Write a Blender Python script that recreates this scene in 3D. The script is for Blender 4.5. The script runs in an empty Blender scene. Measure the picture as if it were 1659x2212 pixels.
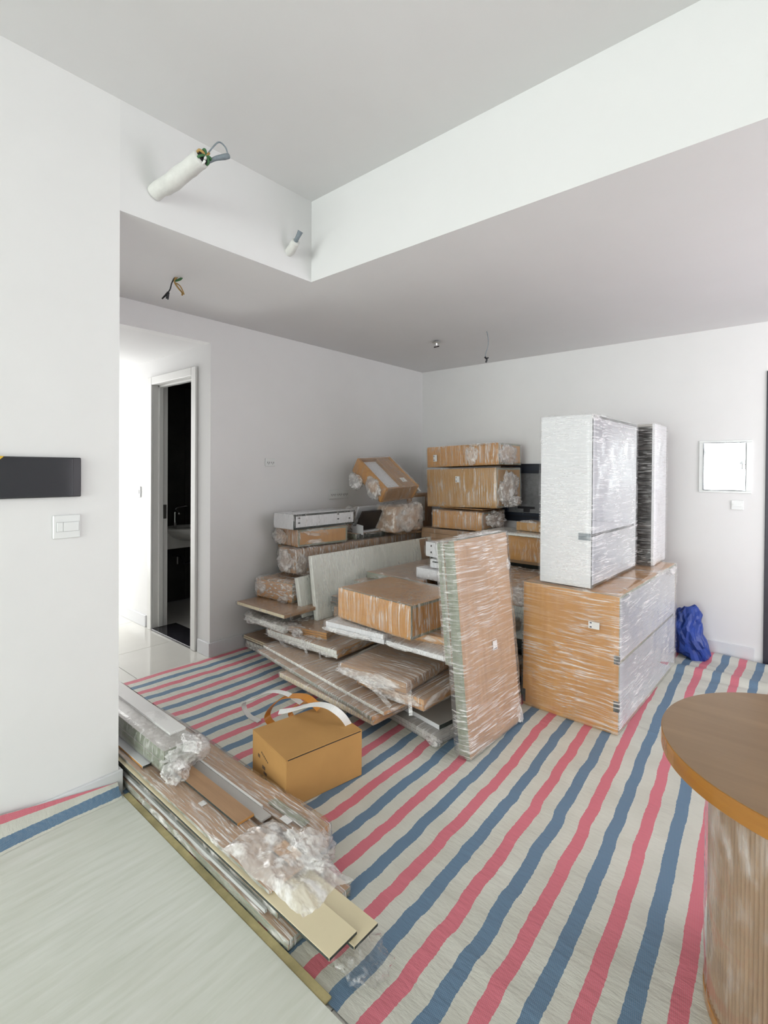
import bpy, bmesh, math, random
from mathutils import Vector, Matrix, noise
random.seed(7)
S = bpy.context.scene
COL = S.collection
# ------------------------------------------------------------------ camera
F_PX, CY, YAW, PITCH, ROLL = 1083.2, 1022.6, 0.7131, -0.0089, 0.0074
cam = bpy.data.cameras.new('camera'); cam_o = bpy.data.objects.new('camera', cam); COL.objects.link(cam_o)
cam.sensor_fit = 'HORIZONTAL'; cam.sensor_width = 36.0; cam.lens = 36.0*F_PX/1659.0
cam.shift_y = -(1106.0-CY)/1659.0; cam.clip_start = 0.02
fw = Vector((-math.sin(YAW)*math.cos(PITCH), math.cos(YAW)*math.cos(PITCH), math.sin(PITCH)))
rt = Vector((math.cos(YAW), math.sin(YAW), 0)); up = rt.cross(fw)
R_ = math.cos(ROLL)*rt+math.sin(ROLL)*up; U_ = -math.sin(ROLL)*rt+math.cos(ROLL)*up
cam_o.matrix_world = Matrix(((R_.x,U_.x,-fw.x,0),(R_.y,U_.y,-fw.y,0),(R_.z,U_.z,-fw.z,1.5),(0,0,0,1)))
S.camera = cam_o
# ------------------------------------------------------------------ world, lights, exposure
w = bpy.data.worlds.new('world'); S.world = w; w.use_nodes = True
w.node_tree.nodes['Background'].inputs[0].default_value = (0.80, 0.90, 1.0, 1); w.node_tree.nodes['Background'].inputs[1].default_value = 1.0
def area(name, loc, rot, sx, sy, e, col):
    l = bpy.data.lights.new(name, 'AREA'); l.shape = 'RECTANGLE'; l.size = sx; l.size_y = sy; l.energy = e; l.color = col
    o = bpy.data.objects.new(name, l); o.location = loc; o.rotation_euler = rot; COL.objects.link(o); return o
PI = math.pi
area('window_daylight', (-0.1, -8.42, 1.45), (PI/2, 0, 0), 4.3, 2.7, 350, (0.945, 1.0, 0.965))     # daylight through the balcony window behind the camera
area('side_daylight', (2.17, 3.3, 1.45), (PI/2, 0, PI/2), 2.2, 2.0, 55, (1.0, 0.94, 0.975))    # second window, in the right-hand wall
area('hall_daylight', (-6.35, 1.5, 1.35), (PI/2, 0, -PI/2), 1.0, 2.2, 34, (1.0, 1.0, 0.99))      # daylight at the end of the hall
S.view_settings.view_transform = 'Standard'; S.view_settings.look = 'None'
S.view_settings.gamma = 1.0; S.view_settings.use_curve_mapping = False; S.view_settings.exposure = 0.15
S.cycles.transparent_max_bounces = 24; S.cycles.max_bounces = 6; S.cycles.diffuse_bounces = 4; S.cycles.adaptive_threshold = 0.10; S.cycles.adaptive_min_samples = 16
S.cycles.glossy_bounces = 2; S.cycles.caustics_reflective = False; S.cycles.caustics_refractive = False
S.cycles.sample_clamp_indirect = 6.0
# ------------------------------------------------------------------ materials
def mat(name):
    m = bpy.data.materials.new(name); m.use_nodes = True; nt = m.node_tree
    for n in list(nt.nodes): nt.nodes.remove(n)
    out = nt.nodes.new('ShaderNodeOutputMaterial'); return m, nt, out
def N(nt, t, ins=None, **kw):
    n = nt.nodes.new(t)
    for k, v in kw.items(): setattr(n, k, v)
    for k, v in (ins or {}).items():
        if hasattr(v, 'is_output'): nt.links.new(v, n.inputs[k])
        else: n.inputs[k].default_value = v
    return n
def coords(nt, scale=(1,1,1), rot=(0,0,0), kind='Object'):
    tc = N(nt, 'ShaderNodeTexCoord'); mp = N(nt, 'ShaderNodeMapping', {'Vector': tc.outputs[kind], 'Scale': scale, 'Rotation': rot}); return mp.outputs[0]
def noise_t(nt, vec, scale, detail=3, rough=0.5): return N(nt, 'ShaderNodeTexNoise', {'Vector': vec, 'Scale': scale, 'Detail': detail, 'Roughness': rough}).outputs[0]
def ramp(nt, fac, stops):
    r = N(nt, 'ShaderNodeValToRGB', {'Fac': fac}); cr = r.color_ramp
    while len(cr.elements) < len(stops): cr.elements.new(0.5)
    for e, (p, c) in zip(cr.elements, stops): e.position = p; e.color = (c[0], c[1], c[2], 1) if isinstance(c, tuple) else (c, c, c, 1)
    return r.outputs[0]
def c4(c): return (c[0], c[1], c[2], 1)
def mix(nt, f, a, b):
    n = N(nt, 'ShaderNodeMix', data_type='RGBA')
    for i, v in ((0, f), (6, a), (7, b)):
        if hasattr(v, 'is_output'): nt.links.new(v, n.inputs[i])
        else: n.inputs[i].default_value = v if i == 0 else c4(v)
    return n.outputs[2]
def bump(nt, h, s, d=0.01): return N(nt, 'ShaderNodeBump', {'Height': h, 'Strength': s, 'Distance': d}).outputs[0]
def principled(name, col, rough=0.5, metal=0.0, spec=0.5, var=0.0, vscale=8, bumps=None, stretch=(1,1,1), coat=0.0):
    m, nt, out = mat(name); p = N(nt, 'ShaderNodeBsdfPrincipled', {'Roughness': rough, 'Metallic': metal, 'Specular IOR Level': spec, 'Coat Weight': coat})
    v = coords(nt, stretch)
    if var:
        n = noise_t(nt, v, vscale, 5, 0.6)
        c = ramp(nt, n, [(0.3, tuple(x*(1-var) for x in col)), (0.7, tuple(min(1, x*(1+var)) for x in col))]); nt.links.new(c, p.inputs['Base Color'])
    else: p.inputs['Base Color'].default_value = c4(col)
    if bumps: nt.links.new(bump(nt, noise_t(nt, v, bumps[0], 4), bumps[1], bumps[2]), p.inputs['Normal'])
    nt.links.new(p.outputs[0], out.inputs[0]); return m
M = {}
M['wall'] = principled('wall_paint', (0.845, 0.845, 0.84), 0.75, spec=0.2, var=0.012, vscale=3, bumps=(160, 0.05, 0.002))
M['ceil'] = principled('ceiling_paint', (0.82, 0.82, 0.82), 0.85, spec=0.15, var=0.012, vscale=2, bumps=(160, 0.04, 0.002))
M['trim'] = principled('gloss_white_trim', (0.76, 0.77, 0.79), 0.35, var=0.01)
M['frame_white'] = principled('door_frame_white', (0.80, 0.80, 0.78), 0.4)
M['plastic'] = principled('white_plastic', (0.82, 0.84, 0.83), 0.3)
M['plastic_grey'] = principled('grey_plastic', (0.6, 0.61, 0.61), 0.4)
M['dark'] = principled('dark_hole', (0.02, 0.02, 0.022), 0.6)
M['tile'] = principled('polished_tile', (0.70, 0.69, 0.64), 0.08, var=0.03, vscale=3)
M['grout'] = principled('grout', (0.5, 0.49, 0.46), 0.8)
M['bath_tile'] = principled('dark_stone_tile', (0.055, 0.050, 0.047), 0.6, var=0.15, vscale=6)
M['bath_floor'] = principled('bath_floor_tile', (0.20, 0.20, 0.19), 0.6, var=0.12, vscale=20)
M['black_stone'] = principled('black_stone', (0.02, 0.02, 0.024), 0.12, var=0.3, vscale=60)
M['ceramic'] = principled('ceramic', (0.85, 0.84, 0.80), 0.15)
M['chrome'] = principled('chrome', (0.8, 0.8, 0.8), 0.12, metal=1)
M['steel'] = principled('brushed_steel', (0.55, 0.54, 0.5), 0.3, metal=1)
M['black'] = principled('black_plastic', (0.012, 0.012, 0.016), 0.35, var=0.2)
M['gloss_black'] = principled('black_glass', (0.018, 0.020, 0.026), 0.08, coat=0.4)
M['darkdoor'] = principled('charcoal_door', (0.035, 0.032, 0.045), 0.45, var=0.1, vscale=20)
M['yellow'] = principled('yellow_tape', (0.8, 0.5, 0.03), 0.5)
M['navy'] = principled('dark_blue_aluminium', (0.012, 0.018, 0.032), 0.4)
M['greyglass'] = principled('grey_textured_glass', (0.19, 0.195, 0.20), 0.25, var=0.2, vscale=30, bumps=(60, 0.2, 0.004))
M['orange_edge'] = principled('orange_edge_band', (0.56, 0.225, 0.035), 0.4, var=0.08, vscale=5)
M['white_strip'] = principled('white_edge_band', (0.80, 0.80, 0.78), 0.35)
M['card'] = principled('brown_cardboard', (0.50, 0.28, 0.10), 0.8, spec=0.15, var=0.05, vscale=6, bumps=(220, 0.12, 0.002))
M['card_print'] = principled('faded_black_print', (0.14, 0.085, 0.045), 0.8, var=0.3, vscale=60)
M['white_melamine'] = principled('white_melamine', (0.80, 0.81, 0.83), 0.3, var=0.02)
M['grey_melamine'] = principled('grey_melamine', (0.45, 0.43, 0.40), 0.4, var=0.03)
M['pale_green'] = principled('pale_green_board', (0.84, 0.86, 0.79), 0.45, var=0.04)
M['cream'] = principled('cream_ply', (0.80, 0.71, 0.48), 0.6, var=0.04, vscale=5, bumps=(120, 0.05, 0.002))
M['yellowed'] = principled('yellowed_board_edge', (0.50, 0.43, 0.22), 0.7, var=0.3, vscale=9)
M['core'] = principled('green_core_edge', (0.22, 0.245, 0.18), 0.7, var=0.3, vscale=40, stretch=(1,1,6))
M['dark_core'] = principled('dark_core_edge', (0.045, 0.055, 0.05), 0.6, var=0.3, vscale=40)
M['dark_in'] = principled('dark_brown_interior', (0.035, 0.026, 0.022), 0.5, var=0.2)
M['blue_bag'] = principled('blue_polythene', (0.018, 0.055, 0.30), 0.38, var=0.25, vscale=9, bumps=(22, 0.5, 0.01))
M['pipe'] = principled('white_taped_pipe', (0.72, 0.72, 0.69), 0.6, var=0.06, vscale=20, bumps=(60, 0.3, 0.004))
M['grey_foam'] = principled('grey_tape_foam', (0.22, 0.26, 0.29), 0.6, var=0.15, vscale=60)
M['green_wire'] = principled('green_wire', (0.05, 0.16, 0.06), 0.5)
M['gold_wire'] = principled('ochre_wire', (0.45, 0.28, 0.09), 0.5)
M['sticker'] = principled('white_paper_label', (0.82, 0.82, 0.80), 0.5)
M['ink'] = principled('dark_ink', (0.06, 0.07, 0.11), 0.6)
def wood(name, a, b, rot=(0,0,0), rough=0.42, grain=(3, 60, 60), coat=0.0):
    m, nt, out = mat(name); v = coords(nt, grain, rot)
    n = noise_t(nt, v, 1.6, 6, 0.62); n2 = noise_t(nt, coords(nt, (1.2,1.2,1.2)), 2.2, 2)
    c = ramp(nt, n, [(0.32, a), (0.68, b)]); c = mix(nt, n2, c, tuple(x*0.80 for x in a))
    p = N(nt, 'ShaderNodeBsdfPrincipled', {'Base Color': c, 'Roughness': rough, 'Coat Weight': coat, 'Normal': bump(nt, n, 0.08, 0.002)})
    nt.links.new(p.outputs[0], out.inputs[0]); return m
OR1, OR2 = (0.56, 0.26, 0.062), (0.72, 0.37, 0.105)
M['orange'] = wood('orange_laminate', OR1, OR2, grain=(24, 24, 2))
M['orange_x'] = wood('orange_laminate_x', OR1, OR2, grain=(2, 24, 24))
BR1, BR2 = (0.40, 0.235, 0.125), (0.58, 0.36, 0.20)
M['brown'] = wood('brown_laminate', BR1, BR2, grain=(2, 30, 30))
M['brown_y'] = wood('brown_laminate_y', BR1, BR2, grain=(30, 2, 30))
M['brown_z'] = wood('brown_laminate_z', BR1, BR2, grain=(30, 30, 2))
M['table_top'] = wood('table_veneer', (0.29, 0.175, 0.085), (0.41, 0.26, 0.135), grain=(1.5, 14, 10), rough=0.32)
M['table_edge'] = wood('table_edge_varnish', (0.34, 0.135, 0.018), (0.62, 0.27, 0.035), grain=(2, 2, 14), rough=0.22, coat=0.5)
M['table_base'] = wood('table_reeded_wood', (0.27, 0.17, 0.095), (0.43, 0.29, 0.18), grain=(20, 20, 1.5))
# stretch film: clear gloss with milky streaks where the layers overlap
def film(name, dens, scale, rot=(0,0,0), sc=1.0, gloss=0.0, seed=0.0, tint=(0.87, 0.855, 0.84), base=0.12, bs=0.7):
    m, nt, out = mat(name); v = coords(nt, scale, rot)
    tcv = N(nt, 'ShaderNodeTexCoord').outputs['Object']
    warp = N(nt, 'ShaderNodeTexNoise', {'Vector': tcv, 'Scale': 5.0, 'Detail': 0}).outputs[1]
    vv = N(nt, 'ShaderNodeVectorMath', {0: v, 1: N(nt, 'ShaderNodeVectorMath', {0: warp, 1: (1.6, 1.6, 1.6)}, operation='MULTIPLY').outputs[0]}, operation='ADD').outputs[0]
    vv = N(nt, 'ShaderNodeVectorMath', {0: vv, 1: (seed, seed*2, seed*3)}, operation='ADD').outputs[0]
    n = noise_t(nt, vv, sc, 3, 0.62); n2 = noise_t(nt, tcv, 3.5, 1)
    a = ramp(nt, n, [(0.47, 0.0), (0.56, 0.35), (0.70, 1.0)])
    k = N(nt, 'ShaderNodeMath', {0: a, 1: N(nt, 'ShaderNodeMapRange', {0: n2, 1: 0.35, 2: 0.66, 3: dens*0.35, 4: min(1.0, dens*1.8)}).outputs[0]}, operation='MULTIPLY').outputs[0]
    k = N(nt, 'ShaderNodeMath', {0: k, 1: dens*base}, operation='ADD').outputs[0]
    front = N(nt, 'ShaderNodeMath', {0: 1.0, 1: N(nt, 'ShaderNodeNewGeometry').outputs['Backfacing']}, operation='SUBTRACT').outputs[0]
    k = N(nt, 'ShaderNodeMath', {0: k, 1: front}, operation='MULTIPLY').outputs[0]
    nb = bump(nt, n, bs, 0.006)
    fr = N(nt, 'ShaderNodeFresnel', {'IOR': 1.38, 'Normal': nb}).outputs[0]
    fr = N(nt, 'ShaderNodeMath', {0: N(nt, 'ShaderNodeMath', {0: fr, 1: gloss}, operation='ADD').outputs[0], 1: front}, operation='MULTIPLY').outputs[0]
    g = N(nt, 'ShaderNodeBsdfGlossy', {'Roughness': 0.12, 'Normal': nb, 'Color': (0.95,0.95,0.95,1)}); t = N(nt, 'ShaderNodeBsdfTransparent')
    milk = N(nt, 'ShaderNodeBsdfDiffuse', {'Color': c4(tint)})
    body = N(nt, 'ShaderNodeMixShader', {0: N(nt, 'ShaderNodeMath', {0: k, 1: 0.92}, operation='MINIMUM').outputs[0], 1: t.outputs[0], 2: milk.outputs[0]})
    fin = N(nt, 'ShaderNodeMixShader', {0: fr, 1: body.outputs[0], 2: g.outputs[0]}); nt.links.new(fin.outputs[0], out.inputs[0]); return m
M['film_x'] = film('film_across_x', 0.72, (110, 5, 12), (0, 0, 0.25), base=.18)
M['film_y'] = film('film_across_y', 0.66, (5, 110, 12), (0, 0, 0.2), seed=3, base=.16)
M['film_z'] = film('film_upright', 0.48, (80, 80, 4), (0.12, 0.1, 0), seed=5, gloss=0.02)
M['film_lean'] = film('film_slanted', 0.70, (10, 6, 120), (0.5, 0, 0), seed=8)
M['film_tall'] = film('film_tall', 0.45, (14, 6, 100), (0.35, 0.1, 0), seed=11, tint=(.95,.95,.96), bs=.3)
M['film_base'] = film('film_base', 0.50, (6, 6, 100), (0.35, 0.25, 0), seed=14, gloss=0.01)
M['film_light'] = film('film_light', 0.26, (50, 50, 8), (0.3, 0.1, 0), seed=17, bs=.3)
M['film_heavy'] = film('film_heavy', 0.95, (24, 28, 60), (0.4, 0.3, 0.5), seed=20, gloss=0.02, base=.22)
M['film_bunch'] = film('film_bunch', 1.0, (16, 18, 16), (0.4, 0.3, 0.5), seed=23, gloss=0.02, base=.34)
M['film_long'] = film('film_long', 0.55, (8, 110, 12), (0, 0, 1.25), seed=27, base=.16)
M['film_x2'] = film('film_thin_tall', 0.34, (14, 6, 100), (0.35, 0.1, 0), seed=12)
M['film_smooth'] = film('film_smooth', 0.30, (50, 50, 5), (0.1, 0.1, 0), seed=37, bs=.1, base=.3, tint=(.92,.93,.9))
M['film_table'] = film('film_table', 0.22, (22, 22, 7), (0.5, 0.3, 0), seed=30)
# tarp: stripes from the cloth's own lengthwise coordinate (UV), woven
def tarp_mat():
    m, nt, out = mat('striped_tarp'); uv = N(nt, 'ShaderNodeTexCoord').outputs['UV']; ob = coords(nt)
    sep = N(nt, 'ShaderNodeSeparateXYZ', {0: uv}); u = sep.outputs[0]
    jag = noise_t(nt, ob, 90, 2); u = N(nt, 'ShaderNodeMath', {0: u, 1: N(nt, 'ShaderNodeMath', {0: N(nt, 'ShaderNodeMath', {0: jag, 1: 0.5}, operation='SUBTRACT').outputs[0], 1: 0.03}, operation='MULTIPLY').outputs[0]}, operation='ADD').outputs[0]
    def band(c, hw):
        fr = N(nt, 'ShaderNodeMath', {0: N(nt, 'ShaderNodeMath', {0: u, 1: 0.5-c}, operation='ADD').outputs[0]}, operation='FRACT').outputs[0]
        d = N(nt, 'ShaderNodeMath', {0: N(nt, 'ShaderNodeMath', {0: fr, 1: 0.5}, operation='SUBTRACT').outputs[0]}, operation='ABSOLUTE').outputs[0]
        return N(nt, 'ShaderNodeMath', {0: d, 1: hw}, operation='LESS_THAN').outputs[0]
    dirt = noise_t(nt, ob, 5, 5)
    base = ramp(nt, dirt, [(0.3, (0.62, 0.62, 0.54)), (0.7, (0.74, 0.74, 0.66))])
    c = mix(nt, band(0.0, 0.118), base, (0.115, 0.215, 0.335)); c = mix(nt, band(0.5, 0.114), c, (0.72, 0.17, 0.225))
    ck = N(nt, 'ShaderNodeTexChecker', {'Vector': coords(nt, (1, 1, 1), (0, 0, 0.78), 'UV') if False else coords(nt, (1,1,1), (0,0,0.6)), 'Scale': 290.0})
    c = mix(nt, N(nt, 'ShaderNodeMath', {0: ck.outputs[1], 1: 0.17}, operation='MULTIPLY').outputs[0], c, (0.55, 0.57, 0.56))
    wr = N(nt, 'ShaderNodeMath', {0: noise_t(nt, coords(nt, (7, 22, 8)), 1.4, 5, 0.6), 1: N(nt, 'ShaderNodeMath', {0: ck.outputs[1], 1: 0.03}, operation='MULTIPLY').outputs[0]}, operation='ADD').outputs[0]
    p = N(nt, 'ShaderNodeBsdfPrincipled', {'Base Color': c, 'Roughness': 0.55, 'Specular IOR Level': 0.35, 'Normal': bump(nt, wr, 0.6, 0.010)})
    nt.links.new(p.outputs[0], out.inputs[0]); return m
M['tarp'] = tarp_mat()
def slab_mat():
    m, nt, out = mat('white_brushed_board'); a = noise_t(nt, coords(nt, (34, 3, 10), (0, 0, 0.12)), 1.4, 5, 0.6); b = noise_t(nt, coords(nt), 2.2, 4)
    c = ramp(nt, a, [(0.25, (0.66, 0.69, 0.60)), (0.5, (0.74, 0.765, 0.69)), (0.75, (0.80, 0.82, 0.76))]); c = mix(nt, ramp(nt, b, [(0.45, 0.0), (0.75, 0.35)]), c, (0.62, 0.63, 0.53))
    p = N(nt, 'ShaderNodeBsdfPrincipled', {'Base Color': c, 'Roughness': 0.55, 'Specular IOR Level': 0.3, 'Normal': bump(nt, a, 0.35, 0.006)}); nt.links.new(p.outputs[0], out.inputs[0]); return m
M['slab'] = slab_mat()
def foil_mat():
    m, nt, out = mat('wavy_mirror_steel'); n = noise_t(nt, coords(nt, (5, 5, 3.5)), 1.0, 0, 0.3)
    p = N(nt, 'ShaderNodeBsdfPrincipled', {'Base Color': (0.86, 0.88, 0.92, 1), 'Metallic': 1.0, 'Roughness': 0.05, 'Normal': bump(nt, n, 0.25, 0.03)}); nt.links.new(p.outputs[0], out.inputs[0]); return m
M['foil'] = foil_mat()
# ------------------------------------------------------------------ geometry helpers
def link(name, me, m=None, parent=None, loc=(0,0,0), rot=(0,0,0), smooth=False):
    o = bpy.data.objects.new(name, me); COL.objects.link(o)
    for x in (m if isinstance(m, (list, tuple)) else [m] if m else []): me.materials.append(M[x] if isinstance(x, str) else x)
    if parent: o.parent = parent
    o.location = loc; o.rotation_euler = rot
    if smooth:
        for p in me.polygons: p.use_smooth = True
    return o
def thing(name, label, cat, loc, rot=(0,0,0), group=None):
    o = bpy.data.objects.new(name, None); COL.objects.link(o); o.location = loc; o.rotation_euler = rot; o.empty_display_size = 0.1
    o['label'] = label; o['category'] = cat
    if group: o['group'] = group
    return o
def tag(o, label, cat, group=None):
    o['label'] = label; o['category'] = cat
    if group: o['group'] = group
    return o
def struct(o): o['kind'] = 'structure'; return o
def boxes_mesh(name, bl, bev=0.0):
    bm = bmesh.new()
    for b in bl:
        x0, x1, y0, y1, z0, z1 = b[:6]; mi = b[6] if len(b) > 6 else None
        vs = [bm.verts.new(p) for p in ((x0,y0,z0),(x1,y0,z0),(x1,y1,z0),(x0,y1,z0),(x0,y0,z1),(x1,y0,z1),(x1,y1,z1),(x0,y1,z1))]
        # order: bottom, top, -y, +x, +y, -x
        for k, f in enumerate(((3,2,1,0),(4,5,6,7),(0,1,5,4),(1,2,6,5),(2,3,7,6),(3,0,4,7))):
            fa = bm.faces.new([vs[i] for i in f]); fa.material_index = (mi[k] if isinstance(mi, (tuple, list)) else mi or 0)
    if bev: bmesh.ops.bevel(bm, geom=list(bm.edges), offset=bev, segments=1, affect='EDGES')
    me = bpy.data.meshes.new(name); bm.to_mesh(me); bm.free(); return me
def box(name, b, m, parent=None, bev=0.0, loc=(0,0,0), rot=(0,0,0)): return link(name, boxes_mesh(name, [b], bev), m, parent, loc, rot)
def boxes(name, bl, m, parent=None, bev=0.0):
    o = link(name, boxes_mesh(name, bl, bev), m, parent)
    if name in ('printed_marks', 'socket_holes', 'screw_hole', 'bolt_hole'): o['kind'] = 'stuff'
    return o
def nz(p, s, seed=0): return noise.noise(Vector((p[0]*s+seed*7.13, p[1]*s-seed*3.7, p[2]*s+seed*1.9)))
def ridge(p, s, seed=0):
    v = 0; a = 1
    for k in range(4): v += a*(1-2.6*abs(nz(p, s, seed+k))); s *= 2.1; a *= 0.5
    return v/1.9
def shell(L, W, H, off=0.006, rad=0.012, amp=0.006, seed=0, step=0.03, fr=9.0, z0=0.0):
    """rounded, wrinkled skin round a box with base centre at origin"""
    hx, hy, hz = L/2+off, W/2+off, H/2+off*0.7; r = min(rad, hx*.9, hy*.9, hz*.9)
    verts = {}; vl = []; faces = []
    nx, ny, nzn = (max(2, min(46, int(round(2*h/step)))) for h in (hx, hy, hz)); n = (nx, ny, nzn)
    def vid(i):
        if i in verts: return verts[i]
        p = Vector(((i[0]/nx*2-1)*hx, (i[1]/ny*2-1)*hy, (i[2]/nzn*2-1)*hz))
        q = Vector((max(-hx+r, min(hx-r, p.x)), max(-hy+r, min(hy-r, p.y)), max(-hz+r, min(hz-r, p.z)))); d = p-q
        if d.length < 1e-9: d = Vector((0,0,1))
        d.normalize(); a = amp*(0.35+0.65*max(0, ridge(p, fr, seed)))
        a += amp*0.8*max(0, nz(p, 3.5, seed+9))
        v = q+d*(r+max(-off*0.5, a if p.z > -hz*0.98 else 0)); v.z += H/2+z0
        if v.z < z0+0.0005: v.z = z0+0.0005
        verts[i] = len(vl); vl.append(v); return verts[i]
    for ax in range(3):
        a, b = [k for k in range(3) if k != ax]
        for s in (0, n[ax]):
            for i in range(n[a]):
                for j in range(n[b]):
                    q = []
                    for di, dj in ((0,0),(1,0),(1,1),(0,1)):
                        t = [0,0,0]; t[ax] = s; t[a] = i+di; t[b] = j+dj; q.append(vid(tuple(t)))
                    if (s == 0) ^ (ax == 1): q.reverse()
                    faces.append(q)
    me = bpy.data.meshes.new('stretch_film'); me.from_pydata([tuple(v) for v in vl], [], faces); return me
def crumple(parent, loc, size, seed=0, m='film_bunch', sub=5, amp=0.42, name='film_bunch', fr=1.6, zmin=None, rot=(0,0,0)):
    bm = bmesh.new(); bmesh.ops.create_icosphere(bm, subdivisions=sub, radius=1.0)
    for v in bm.verts:
        p = v.co.copy(); a = 1+amp*(ridge(p, fr, seed)-0.45)+0.3*nz(p, 1.1, seed+4)
        v.co = Vector((p.x*size[0], p.y*size[1], p.z*size[2]))*max(0.25, a)
        if zmin is not None and v.co.z+loc[2] < zmin: v.co.z = zmin-loc[2]
    me = bpy.data.meshes.new(name); bm.to_mesh(me); bm.free(); return link(name, me, m, parent, loc, rot, smooth=True)
def ribbon(name, pts, width, m, parent=None, wdir=(0,0,1), thick=0.0012, taper=False, sub=6):
    P = [Vector(p) for p in pts]; C = []
    for i in range(len(P)-1):
        a, b, c, d = P[max(0,i-1)], P[i], P[i+1], P[min(len(P)-1,i+2)]
        for k in range(sub):
            t = k/sub; C.append(0.5*((2*b)+(c-a)*t+(2*a-5*b+4*c-d)*t*t+(-a+3*b-3*c+d)*t**3))
    C.append(P[-1]); vs = []; fs = []
    for i, p in enumerate(C):
        T = (C[min(i+1,len(C)-1)]-C[max(i-1,0)]).normalized(); wd = Vector(wdir); wd = (wd-T*wd.dot(T)).normalized(); nn = T.cross(wd)
        ww = width*(1-0.8*i/len(C)) if taper else width
        for s, u in ((-.5,-.5),(.5,-.5),(.5,.5),(-.5,.5)): vs.append(tuple(p+wd*ww*s+nn*thick*u*2))
    for i in range(len(C)-1):
        for k in range(4): fs.append((4*i+k, 4*i+(k+1)%4, 4*i+4+(k+1)%4, 4*i+4+k))
    fs += [(3,2,1,0), tuple(len(vs)-4+k for k in range(4))]
    me = bpy.data.meshes.new(name); me.from_pydata(vs, [], fs); return link(name, me, m, parent)
def tube(name, pts, rad, m, parent=None, seg=12, sub=5, rough=0.0, seed=0, cap=True):
    P = [Vector(p) for p in pts]; C = []; R = []
    rr = rad if isinstance(rad, (list, tuple)) else [rad]*len(P)
    for i in range(len(P)-1):
        a, b, c, d = P[max(0,i-1)], P[i], P[i+1], P[min(len(P)-1,i+2)]
        for k in range(sub):
            t = k/sub; C.append(0.5*((2*b)+(c-a)*t+(2*a-5*b+4*c-d)*t*t+(-a+3*b-3*c+d)*t**3)); R.append(rr[i]*(1-t)+rr[i+1]*t)
    C.append(P[-1]); R.append(rr[-1]); vs = []; fs = []
    ref = Vector((0.13, 0.21, 0.97))
    for i, p in enumerate(C):
        T = (C[min(i+1,len(C)-1)]-C[max(i-1,0)]).normalized(); u = T.cross(ref)
        if u.length < 0.1: u = T.cross(Vector((1,0,0)))
        u.normalize(); v = T.cross(u)
        for k in range(seg):
            a = 2*PI*k/seg; q = (u*math.cos(a)+v*math.sin(a))*R[i]; q *= 1+rough*nz(p+q, 25, seed); vs.append(tuple(p+q))
    for i in range(len(C)-1):
        for k in range(seg): fs.append((seg*i+k, seg*i+(k+1)%seg, seg*i+seg+(k+1)%seg, seg*i+seg+k))
    if cap: fs += [tuple(range(seg))[::-1], tuple(len(vs)-seg+k for k in range(seg))]
    me = bpy.data.meshes.new(name); me.from_pydata(vs, [], fs); return link(name, me, m, parent, smooth=True)
def poly_prism(name, pts, z0, z1, m, parent=None, axis='z', bev=0.0):
    n = len(pts); f = {'z': lambda a,b,c: (a,b,c), 'y': lambda a,b,c: (a,c,b), 'x': lambda a,b,c: (c,a,b)}[axis]
    vs = [f(a,b,z0) for a,b in pts]+[f(a,b,z1) for a,b in pts]; fs = [tuple(range(n))[::-1], tuple(range(n,2*n))]+[(k,(k+1)%n,n+(k+1)%n,n+k) for k in range(n)]
    me = bpy.data.meshes.new(name); me.from_pydata(vs, [], fs)
    bm = bmesh.new(); bm.from_mesh(me); bmesh.ops.recalc_face_normals(bm, faces=bm.faces)
    if bev: bmesh.ops.bevel(bm, geom=list(bm.edges), offset=bev, segments=2, affect='EDGES')
    bm.to_mesh(me); bm.free(); return link(name, me, m, parent)
# ------------------------------------------------------------------ room shell
XL, YB, X2, Y2, YC, HC, HU, HO = -3.631, 4.896, -2.4135, 2.080, 0.941, 2.667, 3.168, 2.483
XR, YF, TOP = 2.2, -8.5, 3.35
struct(boxes('wall_left', [(XL-.1, XL, 2.10, YB, 0, HC), (XL-.1, XL, YC, 2.10, HO, HC)], 'wall'))
struct(box('wall_near', (XL-.1, X2, YF, YC, 0, TOP), 'wall'))
struct(boxes('wall_back', [(XL-.1, -0.3075, YB, YB+.12, 0, HC), (0.62, XR+.1, YB, YB+.12, 0, HC), (-0.3075, 0.62, YB, YB+.12, 2.285, HC)], 'wall'))
struct(boxes('wall_right', [(XR, XR+.1, YF, 2.18, 0, TOP), (XR, XR+.1, 4.42, YB, 0, TOP), (XR, XR+.1, 2.18, 4.42, 2.57, TOP), (XR, XR+.1, 2.18, 4.42, 0, .33)], 'wall'))
w2 = bpy.data.objects.new('window_2', None); COL.objects.link(w2); w2.location = (XR+.05, 3.3, 0); w2['kind'] = 'structure'
for b in ((-.025, .025, -1.12, 1.12, 2.51, 2.57), (-.025, .025, -1.12, 1.12, .33, .39), (-.025, .025, -1.12, -1.06, .39, 2.51), (-.025, .025, 1.06, 1.12, .39, 2.51), (-.025, .025, -.03, .03, .39, 2.51)): box('frame_bar', b, 'navy', w2)
struct(boxes('wall_front', [(X2, -2.3, YF-.12, YF, 0, TOP), (2.1, XR+.1, YF-.12, YF, 0, TOP), (-2.3, 2.1, YF-.12, YF, 2.85, TOP), (-2.3, 2.1, YF-.12, YF, 0, .06)], 'wall'))
wf = bpy.data.objects.new('window_1', None); COL.objects.link(wf); wf.location = (-.1, YF-.06, 0); wf['kind'] = 'structure'
for b in ((-2.2, 2.2, -.025, .025, 2.79, 2.85), (-2.2, 2.2, -.025, .025, .06, .12), (-2.2, -2.14, -.025, .025, .12, 2.79), (2.14, 2.2, -.025, .025, .12, 2.79), (-.76, -.70, -.025, .025, .12, 2.79), (.70, .76, -.025, .025, .12, 2.79)): box('frame_bar', b, 'navy', wf)
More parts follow.
